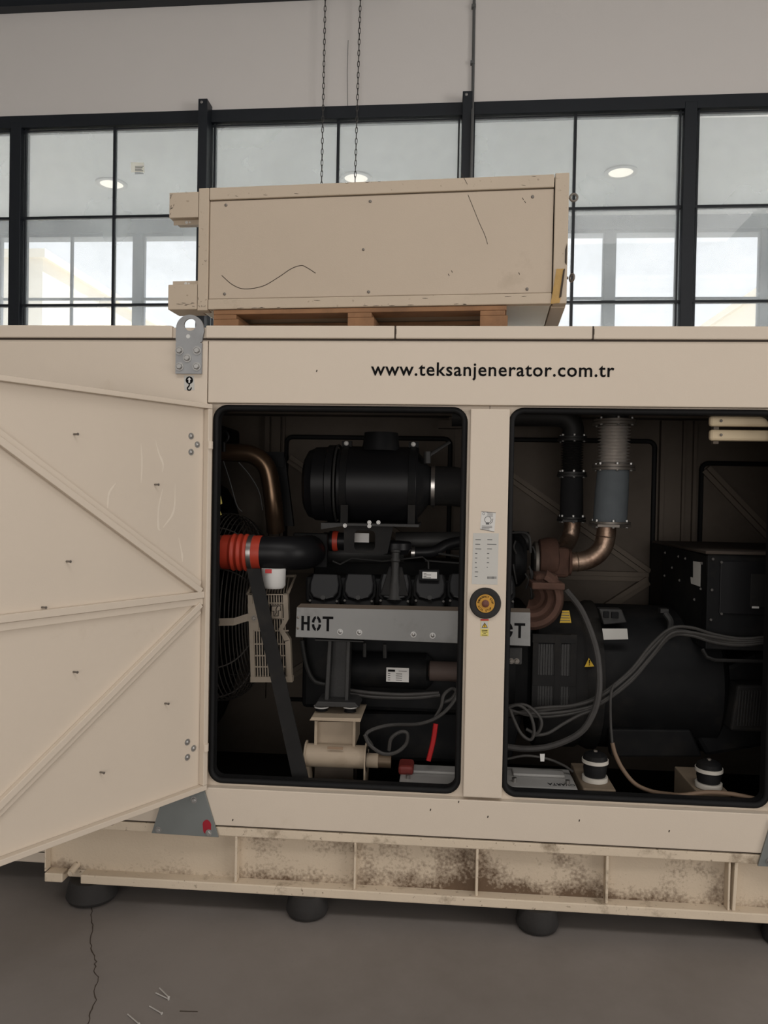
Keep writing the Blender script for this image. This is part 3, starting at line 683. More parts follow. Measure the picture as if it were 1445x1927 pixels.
HB('end_panel', MB().box(hx1-.02, hx1, .05, hdp, .012, hh-.02))
HB('end_panel', MB().box(hx0-.042, hx0-.025, .05, hdp, .012, hh-.02))
HB('rear_panel', MB().box(hx0-.025, hx1-.02, hdp-.02, hdp, .012, hh-.02))
for z0, z1, za, zb in ((.388, .495, .368, .388), (.002, .108, .108, .130)):
    bk = HB('mounting_bracket', MB().box(hx0-.176, hx0-.047, .0, .12, z0, z1), paint_old)
    HB('bracket_tab', MB().box(hx0-.168, hx0-.047, .03, .034, za, zb), paint_old, 0, bk)
    HB('slot', MB().cyl((hx0-.11, .029, (za+zb)/2), (hx0-.11, .0302, (za+zb)/2), .0065), paper, 0, bk, smooth=True)
    HB('slot', MB().cyl((hx0-.096, .029, (za+zb)/2), (hx0-.096, .0302, (za+zb)/2), .004), paper, 0, bk, smooth=True)
HRIV = bolt_mesh(.0065, .004, bolt_dull, False, True)
for u_, z_ in ((-.643, .436), (-.03, .43), (.622, .425), (-.643, .065), (-.03, .062), (.608, .061)): inst('rivet', HRIV, hd, (u_, .006, z_), None, True)
inst('rivet', RIVET, hd, (-.055, .006, .235), None, True)
HB('foam_patch', MB().prism([(.720, .135), (.752, .135), (.735, .002), (.700, -.002)], -.006, -.002), foam, 0, label='torn corner showing yellow foam')
HB('dark_tear', MB().prism([(.746, .13), (.753, .135), (.741, .025), (.732, .02)], -.008, -.005).prism([(.752, .21), (.759, .235), (.759, .15), (.752, .16)], -.004, -.001), seam, 0)
for z_, rr, tilt in ((.405, .0175, 0), (.085, .0175, 60)):
    e_ = HB('eye_bolt', MB().torus((0, 0, 0), (math.sin(R(tilt)), math.cos(R(tilt)), .0), rr*.82, rr*.26, 20, 8).cyl((-.03, 0, 0), (-.014, 0, 0), .0055, n=10), bolt_dull, 0, smooth=True)
    e_.location = (hx1+.024, .06, z_+.032)
def hmark(pts, wd): HB('scratch', MB().strip(bez([(u_, .0058, z_) for u_, z_ in pts], 6), wd, th=.0005), seam, 0)
HM = lambda a, b: ((at(a, b, .245).x+.29)*1.003, at(a, b, .245).z-2.402)
hmark([HM(a, b) for a, b in ((411, 512), (432, 530), (455, 538.5), (490, 534), (520, 518), (545, 502), (564, 496), (575, 500), (592, 511))], .0028)
hmark([HM(a, b) for a, b in ((880, 370), (890, 395), (902, 425), (911, 445), (916.5, 463))], .0020)
HB('scratch', MB().strip([(*HM(868, 331)[:1], -.0022, HM(868, 331)[1]), (HM(879, 352)[0], -.0022, HM(879, 352)[1])], .0018, th=.0005), seam, 0)
for a, b in ((843, 517), (849, 511), (974, 517), (981, 378), (985, 384)): hmark([HM(a, b), HM(a+2, b+4)], .0022)

def scuff(u_, z_, du, dz, wd, y_): HB('scuff', MB().strip([(u_, y_, z_), (u_+du*.5+random.uniform(-.002, .002), y_, z_+dz*.6), (u_+du, y_, z_+dz)], [wd*.6, wd, wd*.3], th=.0004), seam, 0)
for k in range(16): scuff(random.uniform(-.70, .66), random.choice((.002, .004, .003, .03)), random.uniform(.01, .03), random.uniform(-.002, .002), .0022, -.0021)
for k in range(8): scuff(random.uniform(-.70, .66), random.choice((.503, .506, .47)), random.uniform(.008, .02), random.uniform(-.003, .003), .0018, -.0021)
for k in range(9): scuff(hx0-.175+random.uniform(0, .02), random.uniform(.40, .49), random.uniform(-.002, .006), random.uniform(.006, .014), .0022, -.0002)
for k in range(7): scuff(hx0-.165+random.uniform(0, .1), random.uniform(.008, .03), random.uniform(.008, .03), random.uniform(-.003, .003), .002, -.0002)
for k in range(9): scuff(hx0-random.uniform(.006, .04), random.choice((.01, .03, .04, .2, .26, .31, .37)), random.uniform(-.004, .006), random.uniform(.004, .012), .002, -.0021)

# ================================================================== MACHINERY INSIDE THE LEFT BAY
# --- diesel engine
ENG = thing('diesel_engine', 'black diesel engine in the open bays behind a grey HOT shield', 'engine', (.0, .7, .185))
E_ = lambda nm, mb, m=blackp, par=None, **k: build(nm, mb, m, par or ENG, **k)
E_('crankcase', MB().bpx(570, 1140, 880, 1345, .46, 1.02).bpx(880, 1150, 1000, 1340, .46, 1.0), blackp, bevel=.02)
E_('oil_pan', MB().ppx([(600, 1340), (985, 1345), (960, 1440), (640, 1430)], .5, .96), blackp, bevel=.02)
E_('cylinder_bank', MB().bpx(575, 1085, 960, 1145, .44, .62), blackp, bevel=.01)
E_('rear_bank', MB().bpx(590, 1050, 960, 1140, .86, 1.05), blackp, bevel=.01)
E_('intake_manifold', MB().cyl(at(745, 1018, .66), at(995, 1018, .66), .042).cyl(at(560, 1040, .72), at(760, 1040, .72), .05), darkgrey, smooth=True)
def cover(pxc, pyc, kind):
    c = at(pxc, pyc, .40); tl = Matrix.Translation(c) @ Matrix.Rotation(R(-28), 4, 'X')
    s = .00225
    def pg(k): return [(x*s*k, z*s*k) for x, z in ((-28, 6), (-27, -12), (-20, -22), (-7, -26), (7, -26), (20, -22), (27, -12), (28, 6), (24, 26), (-24, 26))]
    cv = E_('valve_cover', MB().prism(pg(1.0), -.02, .03).xf(tl), blackgl, bevel=.006)
    E_('cover_rim', MB().prism(pg(1.16), .012, .05).xf(tl), blackp, cv, bevel=.006)
    E_('cylinder_head', MB().box(-.066, .066, .02, .09, -.085, -.035).box(-.06, .06, .0, .05, -.10, -.05).xf(tl), blackp, cv, bevel=.008)
    for sx in (-1, 1): inst('bolt', BOLT_E, cv, tl @ Vector((sx*.058, .0, -.062)), Matrix.Rotation(R(-28), 3, 'X'))
    E_('notch', MB().cyl((0, -.024, -.054), (0, .02, -.054), .010).xf(tl), darkgrey, cv, smooth=True)
    if kind == 'filler':
        nk = E_('oil_filler_neck', MB().lathe([(0, .034), (.03, .03), (.10, .017), (.16, .017), (.165, .021), (.172, .021), (.178, .017), (.20, .017), (.205, .021), (.212, .021)], c+Vector((.0, -.02, -.05)), (0, .12, 1), 18), darkgrey, cv, smooth=True)
        E_('saddle', MB().prism([(x*s*.9, z*s) for x, z in ((-30, -20), (30, -20), (14, 40), (-14, 40))], -.026, -.012).xf(tl), blackdust, cv, bevel=.006)
    if kind == 'label':
        a_ = .36
        E_('label_block', MB().bpx(788, 1072, 826, 1094, .375, .43), blackp, cv, bevel=.004)
        lb = E_('label', MB().bpx(795, 1076, 822, 1089, .373, .3748), paper, cv)
        q = at(797, 1079, .373); g_ = MB()
        for k in range(4): g_.box(q.x, q.x+.012+.02*(k % 2), .3724, .373, q.z-.006*k-.001, q.z-.006*k+.001)
        E_('print', g_, ink, cv)
for pxc, kind in ((611, ''), (676, ''), (743, 'filler'), (809, 'label'), (873, ''), (938, '')): cover(pxc, 1106, kind)
cap = at(744, 1030, .5)
E_('filler_cap', MB().lathe([(0, .055), (.018, .066), (.022, .072), (.05, .072), (.056, .064), (.06, .02)], cap-Vector((0, 0, .03)), (0, 0, 1), 28), blackgl, smooth=True)
for pts, rr in (([(626, 1056, .5), (640, 1062, .5), (662, 1050, .52), (720, 1056, .52), (795, 1048, .5), (806, 1058, .48), (806, 1075, .46)], .004), ([(800, 1055, .52), (868, 1060, .52)], .004), ([(815, 1040, .55), (868, 1048, .55)], .005)):
    E_('injector_pipe', MB().tube(px3(pts), rr, 6), darkgrey, smooth=True)
E_('coolant_hose', MB().tube(bez(px3([(775, 1040, .56), (815, 1038, .56), (840, 1025, .58), (870, 1018, .6)]), 5), .024, 12), blackgl, smooth=True)
E_('hose_clamp', MB().lathe([(0, .026), (.016, .026)], at(774, 1040, .56), (1, 0, 0), 18), steel, smooth=True)
ih = at(622, 1018, .6)
E_('intake_hose', MB().lathe([(0, .04), (.025, .04), (.026, .046), (.05, .046), (.051, .04), (.11, .04)], ih-Vector((.03, 0, 0)), (1, 0, 0), 22), blackgl, smooth=True)
E_('red_ring', MB().lathe([(0, .045), (.014, .048), (.028, .045)], at(625, 1018, .6), (1, 0, 0), 22), redhose, smooth=True)
# charge air pipe with red hose
ca_ = thing('charge_air_pipe', 'fat black intake elbow joined to a ribbed red silicone hose', 'pipe', tuple(at(520, 1038, .36)))
YC = .36; c0 = at(398, 1038, YC); rr = .0745
xs_ = lambda pxx: at(pxx, 1038, YC).x
build('steel_pipe', MB().cyl((xs_(392), YC, c0.z), (xs_(424), YC, c0.z), rr*.97, n=32), mat('dark_red_brown_pipe', (.16, .045, .03), .5), ca_, True)
pr = [(xs_(421), rr)]
for hpx in (441, 452.5, 464): pr += [(xs_(hpx-5), rr), (xs_(hpx-3), rr*1.05), (xs_(hpx), rr*1.085), (xs_(hpx+3), rr*1.05), (xs_(hpx+5), rr)]
pr += [(xs_(494), rr)]
build('red_hose', MB().lathe([(x-pr[0][0], r_) for x, r_ in pr], (pr[0][0], YC, c0.z), (1, 0, 0), 36), redhose, ca_, True)
build('hose_clamp', MB().lathe([(0, rr*1.0), (.001, rr*1.035), (.020, rr*1.035), (.021, rr)], (xs_(469.5), YC, c0.z), (1, 0, 0), 36), steel, ca_, True)
el = [(xs_(490), YC, c0.z), (xs_(508), YC, c0.z)]
cxr = .12
for k in range(9):
    a = R(90*k/8); el.append((xs_(518)+cxr*math.sin(a), YC+cxr*(1-math.cos(a)), c0.z))
el.append((xs_(518)+cxr, YC+cxr+.05, c0.z))
build('elbow', MB().tube(el, rr*.985, 28), blackgl, ca_, True)
build('flange_plate', MB().box(xs_(518)+cxr-.075, xs_(518)+cxr+.082, YC+cxr+.04, YC+cxr+.065, c0.z-.074, c0.z+.082), blackp, ca_, bevel=.006)
# heat shield
SH = E_('heat_shield', MB().ppx([(558, 1143), (998, 1152.5), (998, 1216), (556, 1199)], .205, .215), shield, bevel=.002, label='grey white shield stencilled HOT')
a_, b_ = at(558, 1143, .205), at(998, 1152.5, .205)
E_('shield_top', MB().add([(a_.x, .205, a_.z), (b_.x, .205, b_.z), (b_.x, .235, b_.z+.012), (a_.x+.012, .235, a_.z+.012), (a_.x, .33, a_.z-.004), (b_.x, .33, b_.z-.004)], [(0, 1, 2, 3), (3, 2, 5, 4)]), mat('dusty_brown_metal', (.11, .085, .065), .7, var=.2), SH)
def stencil(x0, x1, zc, hgt):
    g = MB(); y = .2042; W = x1-x0; sk = hgt*.175
    def bxx(xa, xb, za, zb): g.box(xa, xb, y, .2049, za, zb)
    zb, zt = zc-hgt/2, zc+hgt/2
    bxx(x0, x0+sk, zb, zt); bxx(x0+.265*W-sk, x0+.265*W, zb, zt); bxx(x0+sk, x0+.265*W-sk, zc-sk/2, zc+sk/2)
    cx = x0+W*.475; rx = W*.147; rz = hgt*.515
    for q0 in (8, 100, 188, 280):
        out_ = []; inn = []
        for k in range(9):
            q = R(q0+72*k/8); out_.append((cx+rx*math.cos(q), zc+rz*math.sin(q))); inn.append((cx+(rx-sk)*math.cos(q), zc+(rz-sk)*math.sin(q)))
        g.prism(out_+inn[::-1], y, .2049)
    bxx(x0+.665*W, x1, zt-sk, zt); bxx(x0+.8325*W-sk/2, x0+.8325*W+sk/2, zb, zt-sk)
    E_('stencil_lettering', g, ink, SH)
p0, p1 = at(567, 1172, .205), at(627, 1172, .205); stencil(p0.x, p1.x, p0.z-.001, .060)
p0, p1 = at(927, 1188, .205), at(988, 1187, .205); stencil(p0.x, p1.x, p1.z, .060)
for a, b in ((640, 1189), (676, 1190), (778, 1194), (814, 1196)): inst('bolt', RIVET_W, SH, at(a, b, .205))
for a, b in ((561, 1162), (560.5, 1182)): inst('rivet', RIVET, SH, at(a, b, .205))
# engine mount leg and plate
E_('mount_leg', MB().ppx([(619, 1205), (656, 1205), (652, 1322), (613, 1322)], .30, .32).ppx([(617, 1205), (624, 1205), (618, 1322), (610, 1322)], .25, .32).ppx([(652, 1205), (659, 1205), (655, 1322), (648, 1322)], .25, .32), darkgrey, bevel=.003)
E_('mount_crossbar', MB().bpx(592, 1203, 684, 1209, .235, .32), darkgrey, bevel=.002)
E_('mount_foot', MB().ppx([(597, 1320), (668, 1322), (676, 1332), (590, 1330)], .22, .36), darkgrey, bevel=.003)
for a in (604, 660): inst('bolt', BOLT_M, ENG, at(a, 1322, .26), Matrix.Rotation(R(-90), 3, 'X'))
for a in (605, 659):
    c = at(a, 1329, .28); pt_ = at(586, 1350, .18).z+.003
    E_('mount_washer', MB().lathe([(0, .030), (.006, .032)], c-Vector((0, 0, .004)), (0, 0, 1), 22), whitem, smooth=True)
    E_('rubber_mount', MB().lathe([(0, .026), ((c.z-.0045-pt_)/2, .022), (c.z-.0045-pt_, .026)], (c.x, c.y, pt_), (0, 0, 1), 20), rubber, smooth=True)
E_('starter_motor', MB().lathe([(0, .04), (.01, .075), (.34, .078), (.36, .06), (.37, .045)], at(655, 1258, .42), (1, 0, 0), 28), blackp, smooth=True)
E_('starter_plate', MB().bpx(727, 1256, 769, 1284, .338, .342), paper, label='small white data plate')
q = at(730, 1262, .338); g = MB().box(q.x, q.x+.03, .3375, .338, q.z-.004, q.z+.005).box(q.x+.045, q.x+.08, .3375, .338, q.z-.001, q.z+.001)
for k in range(4): g.box(q.x, q.x+.01, .3375, .338, q.z-.012-.009*k-.001, q.z-.012-.009*k+.001).box(q.x+.034, q.x+.06, .3375, .338, q.z-.012-.009*k-.001, q.z-.012-.009*k+.001)
E_('print', g, ink)
E_('solenoid', MB().lathe([(0, .02), (.006, .042), (.14, .042), (.15, .03)], at(806, 1262, .36), (1, 0, 0), 22), mat('brown_dusty_cast', (.065, .045, .038), .7), smooth=True)
for pts, rr in (([(686, 1210, .34), (686, 1236, .34)], .008), ([(724, 1212, .34), (724, 1238, .34)], .009), (bez([(568, 1205, .4), (576, 1250, .4), (590, 1280, .4), (612, 1288, .4)], 5), .010)):
    E_('fuel_pipe', MB().tube(px3(pts), rr, 8), darkgrey, smooth=True)
E_('flywheel_housing', MB().lathe([(0, .29), (.06, .29)], at(935, 1250, .72), (1, 0, 0), 36), blackp, smooth=True)
E_('housing_bracket', MB().bpx(955, 1218, 982, 1252, .26, .29), darkgrey, bevel=.006)
for a in (962, 972): inst('bolt', BOLT_D, ENG, at(a, 1244, .26))
E_('rear_cover', MB().lathe([(0, .11), (.03, .13), (.06, .12), (.085, .09)], at(952, 1052, .62), (1, 0, 0), 26), blackp, smooth=True)
for k in range(7):
    a_ = random.uniform(960, 1003); b_ = random.uniform(1015, 1105)
    E_('oil_line', MB().tube(bez([at(a_, b_, .47), at(a_+random.uniform(-5, 8), b_+12, .46), at(a_+random.uniform(-3, 8), b_+random.uniform(22, 40), .47)], 4), .004, 6), darkgrey, smooth=True)
E_('support_pipe', MB().tube(bez(px3([(958, 1003, .5), (985, 1002, .5), (996, 1012, .5), (998, 1040, .5)]), 5), .006, 8), darkgrey, smooth=True)
of = at(515, 1069, .335)
fo = E_('oil_filter', MB().lathe([(0, .052), (.072, .051), (.085, .042), (.086, .001)], (of.x, .335, of.z), (0, 0, -1), 28), paper, smooth=True, label='white spin-on oil filter')
E_('red_label', MB().bpx(499, 1071, 511, 1079, .2815, .2845), redprint, fo)
# turbocharger
tb = E_('turbocharger', MB().lathe([(0, .05), (.01, .085), (.05, .095), (.085, .09), (.10, .06)], at(1010, 1050, .62), (1, 0, 0), 28), rust, smooth=True, label='rust brown turbocharger')
E_('turbine_outlet', MB().bpx(1042, 1030, 1072, 1088, .545, .68), rust, tb, bevel=.018)
vc = at(1000, 1122, .41)
prf = [(.02, .03), (.045, -.005), (.062, .0), (.072, -.035), (.088, -.045), (.10, -.038), (.107, -.062), (.13, -.06), (.148, -.035), (.152, -.01), (.148, .02)]
vv = []; nf = []; A0, A1, NA = -112, 62, 30
for k in range(NA+1):
    q = R(A0+(A1-A0)*k/NA); sc = .95-.10*k/NA
    for r_, dy in prf: vv.append((vc.x+r_*sc*math.cos(q), vc.y+dy, vc.z+r_*sc*math.sin(q)))
for k in range(NA):
    for m_ in range(len(prf)-1):
        a_ = k*len(prf)+m_; nf.append((a_, a_+1, a_+len(prf)+1, a_+len(prf)))
E_('volute', MB().add(vv, nf), rust, tb, smooth=True)
E_('volute_flange', MB().bpx(1001, 1096, 1063, 1111, .335, .50), rust, tb, bevel=.006)
E_('volute_neck', MB().bpx(1006, 1080, 1052, 1100, .40, .62), rust, tb, bevel=.02)
E_('turbo_clamp', MB().lathe([(0, .088), (.004, .094), (.016, .094), (.02, .088)], at(1003, 1058, .62), (1, 0, 0), 26), bolt_dull, tb, smooth=True)

# --- pedestal in front of the engine mount
PD = thing('engine_pedestal', 'beige pedestal with a horizontal tube, low in the left bay', 'pedestal', tuple(at(635, 1470, .3)))
ped_m = mat('darker_beige_pedestal', (.36, .29, .215), .6, var=.12, scale=7, dirt=(.2, .15, .1), dirt_lo=.5, dirt_hi=.8)  # deeper beige than the outer panels, mottled with brown noise
B_ = lambda nm, mb, m=None, **k: build(nm, mb, m or ped_m, PD, **k)
B_('top_plate', MB().ppx([(586, 1350), (680, 1352), (678, 1359), (582, 1356)], .18, .40), bevel=.002)
B_('column', MB().ppx([(594, 1358), (667, 1359), (668, 1404), (592, 1404)], .235, .245).bpx(592, 1357, 596, 1406, .20, .38).bpx(664, 1357, 668, 1406, .20, .38))
ty = .21; t0, t1 = at(577, 1420, ty), at(690, 1422, ty)
B_('tube', MB().cyl((t0.x, ty, t0.z), (t1.x, ty, t0.z), .046, n=28), smooth=True)
B_('end_flange', MB().lathe([(0, .058), (.006, .058)], (t0.x-.004, ty, t0.z), (1, 0, 0), 28), smooth=True)
B_('end_flange', MB().lathe([(0, .058), (.006, .058)], (t1.x-.006, ty, t0.z), (1, 0, 0), 28).box(t1.x-.006, t1.x, ty-.058, ty+.1, .2, t0.z), smooth=True)
B_('tube_stub', MB().cyl((t1.x, ty, t0.z-.012), (t1.x+.048, ty, t0.z-.012), .029, n=22), smooth=True)
B_('valve', MB().cyl((t1.x+.048, ty, t0.z-.012), (t1.x+.10, ty, t0.z-.012), .027, n=14), mat('brown_brass_fitting', (.12, .085, .055), .5, .4), smooth=True)
B_('lower_web', MB().bpx(592, 1440, 664, 1490, .25, .38), paint_shaded)
B_('side_web', MB().ppx([(574, 1440), (580, 1440), (584, 1475), (576, 1475)], .2, .38))
B_('tube_label', MB().bpx(616, 1405, 645, 1411, .165, .168), mat('faded_brown_label', (.25, .17, .11), .6))

# --- diagonal stay
a1, a2, b1, b2 = at(464, 1070, .22), at(489, 1070, .22), at(583, 1478, .12), at(553, 1478, .12)
st_ = MB().add([a1, a2, b1, b2]+[q+Vector((0, .008, 0)) for q in (a1, a2, b1, b2)], [(0, 1, 2, 3), (7, 6, 5, 4), (0, 4, 5, 1), (1, 5, 6, 2), (2, 6, 7, 3), (3, 7, 4, 0)])
o = build('stay_bar', st_, blackdust, None, loc=tuple(b2)); tag(o, 'flat black stay bar slanting down from the red hose to the sill', 'bar')

# --- air cleaner
AC = thing('air_cleaner', 'large black drum-shaped air cleaner above the engine', 'air filter', tuple(at(700, 985, .56)))
A_ = lambda nm, mb, m=blackp, par=None, **k: build(nm, mb, m, par or AC, **k)
YA = .56; cz = at(690, 912, YA).z; ax = lambda pxx: at(pxx, 912, YA).x
k_ = 1/ (F_PX/3.46)
A_('drum', MB().lathe([(0, .166), (.004, .172), (ax(785)-ax(640), .172), (ax(787)-ax(640), .166)], (ax(640), YA, cz), (1, 0, 0), 40), blackgl, smooth=True)
A_('end_cap', MB().lathe([(0, .05), (.003, .12), (.02, .150), (.045, .160), (.05, .165), (.105, .168), (.11, .176), (.14, .176)], (ax(575), YA, cz), (1, 0, 0), 40), blackgl, smooth=True)
A_('rim', MB().torus((ax(637), YA, cz), (1, 0, 0), .175, .0055, 40, 8), darkgrey, smooth=True)
for pxx in (653, 777):
    st_ = A_('strap', MB().lathe([(0, .1735), (.001, .176), (.03, .176), (.031, .1735)], (ax(pxx)-.015, YA, cz), (1, 0, 0), 40), blackp, smooth=True)
    A_('strap_ear', MB().box(ax(pxx)-.02, ax(pxx)+.024, YA-.05, YA-.03, cz+.166, cz+.192), blackp, st_)
    inst('bolt', CAP, st_, (ax(pxx), YA-.05, cz+.181))
for pxx in (647.5, 774): A_('leg', MB().bpx(pxx-6.5, 950, pxx+6.5, 987, .395, .405), blackdust)
A_('top_inlet', MB().lathe([(0, .085), (.05, .078), (.08, .075)], (ax(717), YA-.04, cz+.15), (0, 0, 1), 26), blackp, smooth=True)
A_('outlet_neck', MB().lathe([(0, .15), (.02, .13), (.05, .088), (.06, .085), (.10, .085)], (ax(785), YA, cz), (1, 0, 0), 32), blackp, smooth=True)
A_('outlet_clamp', MB().lathe([(0, .087), (.001, .091), (.017, .091), (.018, .087)], (ax(811), YA, cz-.002), (1, 0, 0), 32), steel, smooth=True)
A_('outlet_hose', MB().tube([(ax(818), YA, cz), (ax(850), YA, cz), (ax(880), YA, cz-.01), (ax(905), YA+.03, cz-.03), (ax(925), YA+.1, cz-.06)], .088, 26), blackdust, smooth=True)
A_('sensor_rod', MB().tube(px3([(806, 858, .46), (846, 832, .5)]), .008, 8).cyl(at(804, 872, .46), at(804, 850, .46), .016, n=12), darkgrey, smooth=True)
A_('shelf', MB().ppx([(604, 984), (788, 987), (788, 992), (650, 989), (604, 996)], .37, .72), darkgrey)
br = [(at(a, b, .385).x, at(a, b, .385).z) for a, b in ((647, 990), (760, 990), (742, 1040), (718, 1043), (647, 1040))]
cbr = at(686, 1017.5, .385); br_mb = MB()
inn = []; ou = []
for (x, z) in rrect(cbr.x-.045, cbr.x+.045, cbr.z-.044, cbr.z+.044, .02, 5):
    inn.append((x, z)); dx, dz = x-cbr.x, z-cbr.z; best = 9
    for k in range(len(br)):
        x1, z1 = br[k]; x2, z2 = br[(k+1) % len(br)]; ex, ez = x2-x1, z2-z1; den = dx*ez-dz*ex
        if abs(den) < 1e-12: continue
        t_ = ((x1-cbr.x)*ez-(z1-cbr.z)*ex)/den; s_ = ((x1-cbr.x)*dz-(z1-cbr.z)*dx)/den
        if t_ > 0 and -1e-6 <= s_ <= 1+1e-6: best = min(best, t_)
    ou.append((cbr.x+dx*best, cbr.z+dz*best))
A_('bracket', br_mb.frame(ou, inn, .385, .393), blackdust)
A_('bracket_label', MB().bpx(667, 1003, 694, 1021, .45, .452), paper)
for a, b in ((649, 989), (695, 983), (712, 983), (695, 990)): inst('bolt', BOLT_S, AC, at(a, b, .37))

# --- fan guard and belt guard
FG = thing('fan_guard', 'round black wire fan guard at the left edge of the left bay', 'fan guard', tuple(at(445, 1320, .72)))
cF = at(430, 1140, .83); RF = .455
rings = MB()
prof = [(-.10, 1.0), (-.078, 1.0), (-.056, 1.0), (-.034, 1.0), (-.012, 1.0), (.01, 1.0), (.028, .995), (.046, .985), (.064, .97), (.082, .95), (.099, .925), (.114, .895), (.127, .86), (.138, .82), (.147, .775), (.155, .73), (.162, .68), (.168, .63), (.173, .58)]
for dx, k in prof: rings.torus((cF.x+dx, cF.y, cF.z), (1, 0, 0), RF*k, .0028, 48, 5)
wire_m = mat('dusty_guard_wire', (.10, .09, .08), .6, .2)
g = build('wire_rings', rings, wire_m, FG, True, kind='stuff')
rb = MB()
for q in range(0, 360, 30): rb.tube([(cF.x+dx, cF.y+RF*k*math.cos(R(q)), cF.z+RF*k*math.sin(R(q))) for dx, k in prof], .0035, 5)
build('cross_wires', rb, wire_m, FG, True, kind='stuff')
build('fan_hub', MB().lathe([(0, .10), (.06, .10), (.08, .07)], (cF.x-.08, cF.y, cF.z), (1, 0, 0), 24), blackp, FG, True)
for k in range(7):
    q = R(360*k/7+11); d = Vector((0, math.cos(q), math.sin(q))); e = Vector((0, -math.sin(q), math.cos(q)))
    c0_ = Vector((cF.x-.04, cF.y, cF.z)); aa = [c0_+d*.09-e*.04+Vector((-.03, 0, 0)), c0_+d*.09+e*.04+Vector((.03, 0, 0)), c0_+d*.40+e*.075+Vector((.025, 0, 0)), c0_+d*.40-e*.075+Vector((-.025, 0, 0))]
    build('fan_blade', MB().add(aa+[v+Vector((.004, 0, 0)) for v in aa], [(0, 1, 2, 3), (7, 6, 5, 4), (0, 4, 5, 1), (1, 5, 6, 2), (2, 6, 7, 3), (3, 7, 4, 0)]), blackdust, FG)
RA = thing('radiator', 'dark radiator core behind the wire fan guard', 'radiator', (-1.32, .7, .185))
build('core', MB().box(-1.36, -1.26, .12, 1.28, .25, 1.85), blackdust, RA, bevel=.01)
build('shroud', MB().frame([(cF.y+.56*math.cos(R(q)) if cF.y+.56*math.cos(R(q)) < 1.312 else 1.312, cF.z+.6*math.sin(R(q))) for q in range(0, 360, 15)], [(min(1.297, cF.y+.49*math.cos(R(q))), cF.z+.49*math.sin(R(q))) for q in range(0, 360, 15)], -1.255, -1.10).xf(Matrix(((0, 1, 0, 0), (1, 0, 0, 0), (0, 0, 1, 0), (0, 0, 0, 1)))), blackp, RA)
build('top_tank', MB().box(-1.37, -1.12, .12, 1.28, 1.855, 1.98), blackp, RA, bevel=.02)
build('lifting_ring', MB().torus(at(421, 822, .3), (.3, 1, 0), .022, .006, 20, 6).cyl(at(421, 832, .3), at(421, 850, .3), .008), blackp, RA, True)
build('yellow_sticker', MB().ppx([(411, 923), (414, 928), (418, 948), (411, 951)], .14, .142).ppx([(412, 956), (417, 969), (411, 970)], .14, .142), yellow_pale, RA)
build('stay_cable', MB().tube(bez(px3([(420, 868, .35), (432, 905, .35), (445, 950, .35), (455, 963, .36)]), 6), .0035, 6).tube(bez(px3([(449, 870, .36), (470, 895, .38), (487, 925, .40), (494, 960, .42)]), 6), .003, 6), darkgrey, RA, True)
cp = thing('coolant_pipe', 'bronze brown coolant pipe bending down beside the air cleaner', 'pipe', tuple(at(512, 1000, .62)))
path = bez([at(380, 852, .62), at(440, 852, .62), at(475, 856, .62), at(498, 873, .62), at(508, 900, .62), at(514, 945, .62), at(519, 1000, .66)], 6)
build('pipe', MB().tube(path, .042, 22), brownpipe, cp, True)
build('pipe_bracket', MB().bpx(494, 850, 534, 880, .71, .715).ppx([(520, 860), (536, 860), (552, 990), (530, 990)], .72, .75), blackp, cp)
BG = thing('belt_guard', 'beige slotted belt guard with a T emblem beside the fan', 'guard', tuple(at(508, 1283, .27)))
YG = .27
face = [(466, 1118), (541, 1118), (543, 1165), (533, 1184), (546, 1204), (549, 1283), (472, 1283)]
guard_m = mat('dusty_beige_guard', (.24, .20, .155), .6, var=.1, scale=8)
G_ = lambda nm, mb, m=guard_m, **k: build(nm, mb, m, BG, **k)
G_('back_sheet', MB().ppx([(470, 1122), (540, 1122), (541, 1164), (530, 1184), (543, 1206), (546, 1280), (474, 1280)], YG+.03, YG+.034), rubber)
G_('border', MB().ppx([(466, 1118), (474, 1118), (480, 1283), (472, 1283)], YG, YG+.03).ppx([(532, 1118), (541, 1118), (543, 1165), (534, 1165)], YG, YG+.03).ppx([(534, 1165), (543, 1165), (533, 1184), (546, 1204), (536, 1208), (524, 1184)], YG, YG+.03).ppx([(536, 1206), (546, 1204), (549, 1283), (541, 1283)], YG, YG+.03).ppx([(471, 1274), (550, 1274), (550, 1284), (471, 1284)], YG-.0012, YG+.031).ppx([(466, 1136), (487, 1136), (486, 1186), (469, 1186)], YG-.001, YG+.02))
sl = MB()
for k in range(13):
    xa_ = 478+k*4.9; sl.ppx([(xa_-3, 1118), (xa_-1.0, 1118), (xa_+3.2, 1280), (xa_+1.2, 1280)], YG+.006, YG+.012)
G_('slot_bars', sl, kind='stuff')
cbm = MB()
for yy in (1134, 1163, 1186, 1211, 1233, 1254): cbm.ppx([(470+(yy-1118)*.04, yy), (540+(yy-1118)*.045, yy), (540+(yy-1118)*.045, yy+2.2), (470+(yy-1118)*.04, yy+2.2)], YG+.004, YG+.012)
G_('cross_bars', cbm, kind='stuff')
tp = MB()
for k in range(12):
    xa_ = 478+k*5.4; q0, q1 = at(xa_, 1116, YG+.125), at(xa_+5, 1086, YG+.24)
    tp.add([q0, q0+Vector((.006, 0, 0)), q1+Vector((.006, 0, 0)), q1, q0+Vector((0, .01, -.006)), q0+Vector((.006, .01, -.006)), q1+Vector((.006, .01, -.006)), q1+Vector((0, .01, -.006))], [(0, 1, 2, 3), (7, 6, 5, 4), (0, 4, 5, 1), (1, 5, 6, 2), (2, 6, 7, 3), (3, 7, 4, 0)])
G_('sloping_bars', tp, kind='stuff')
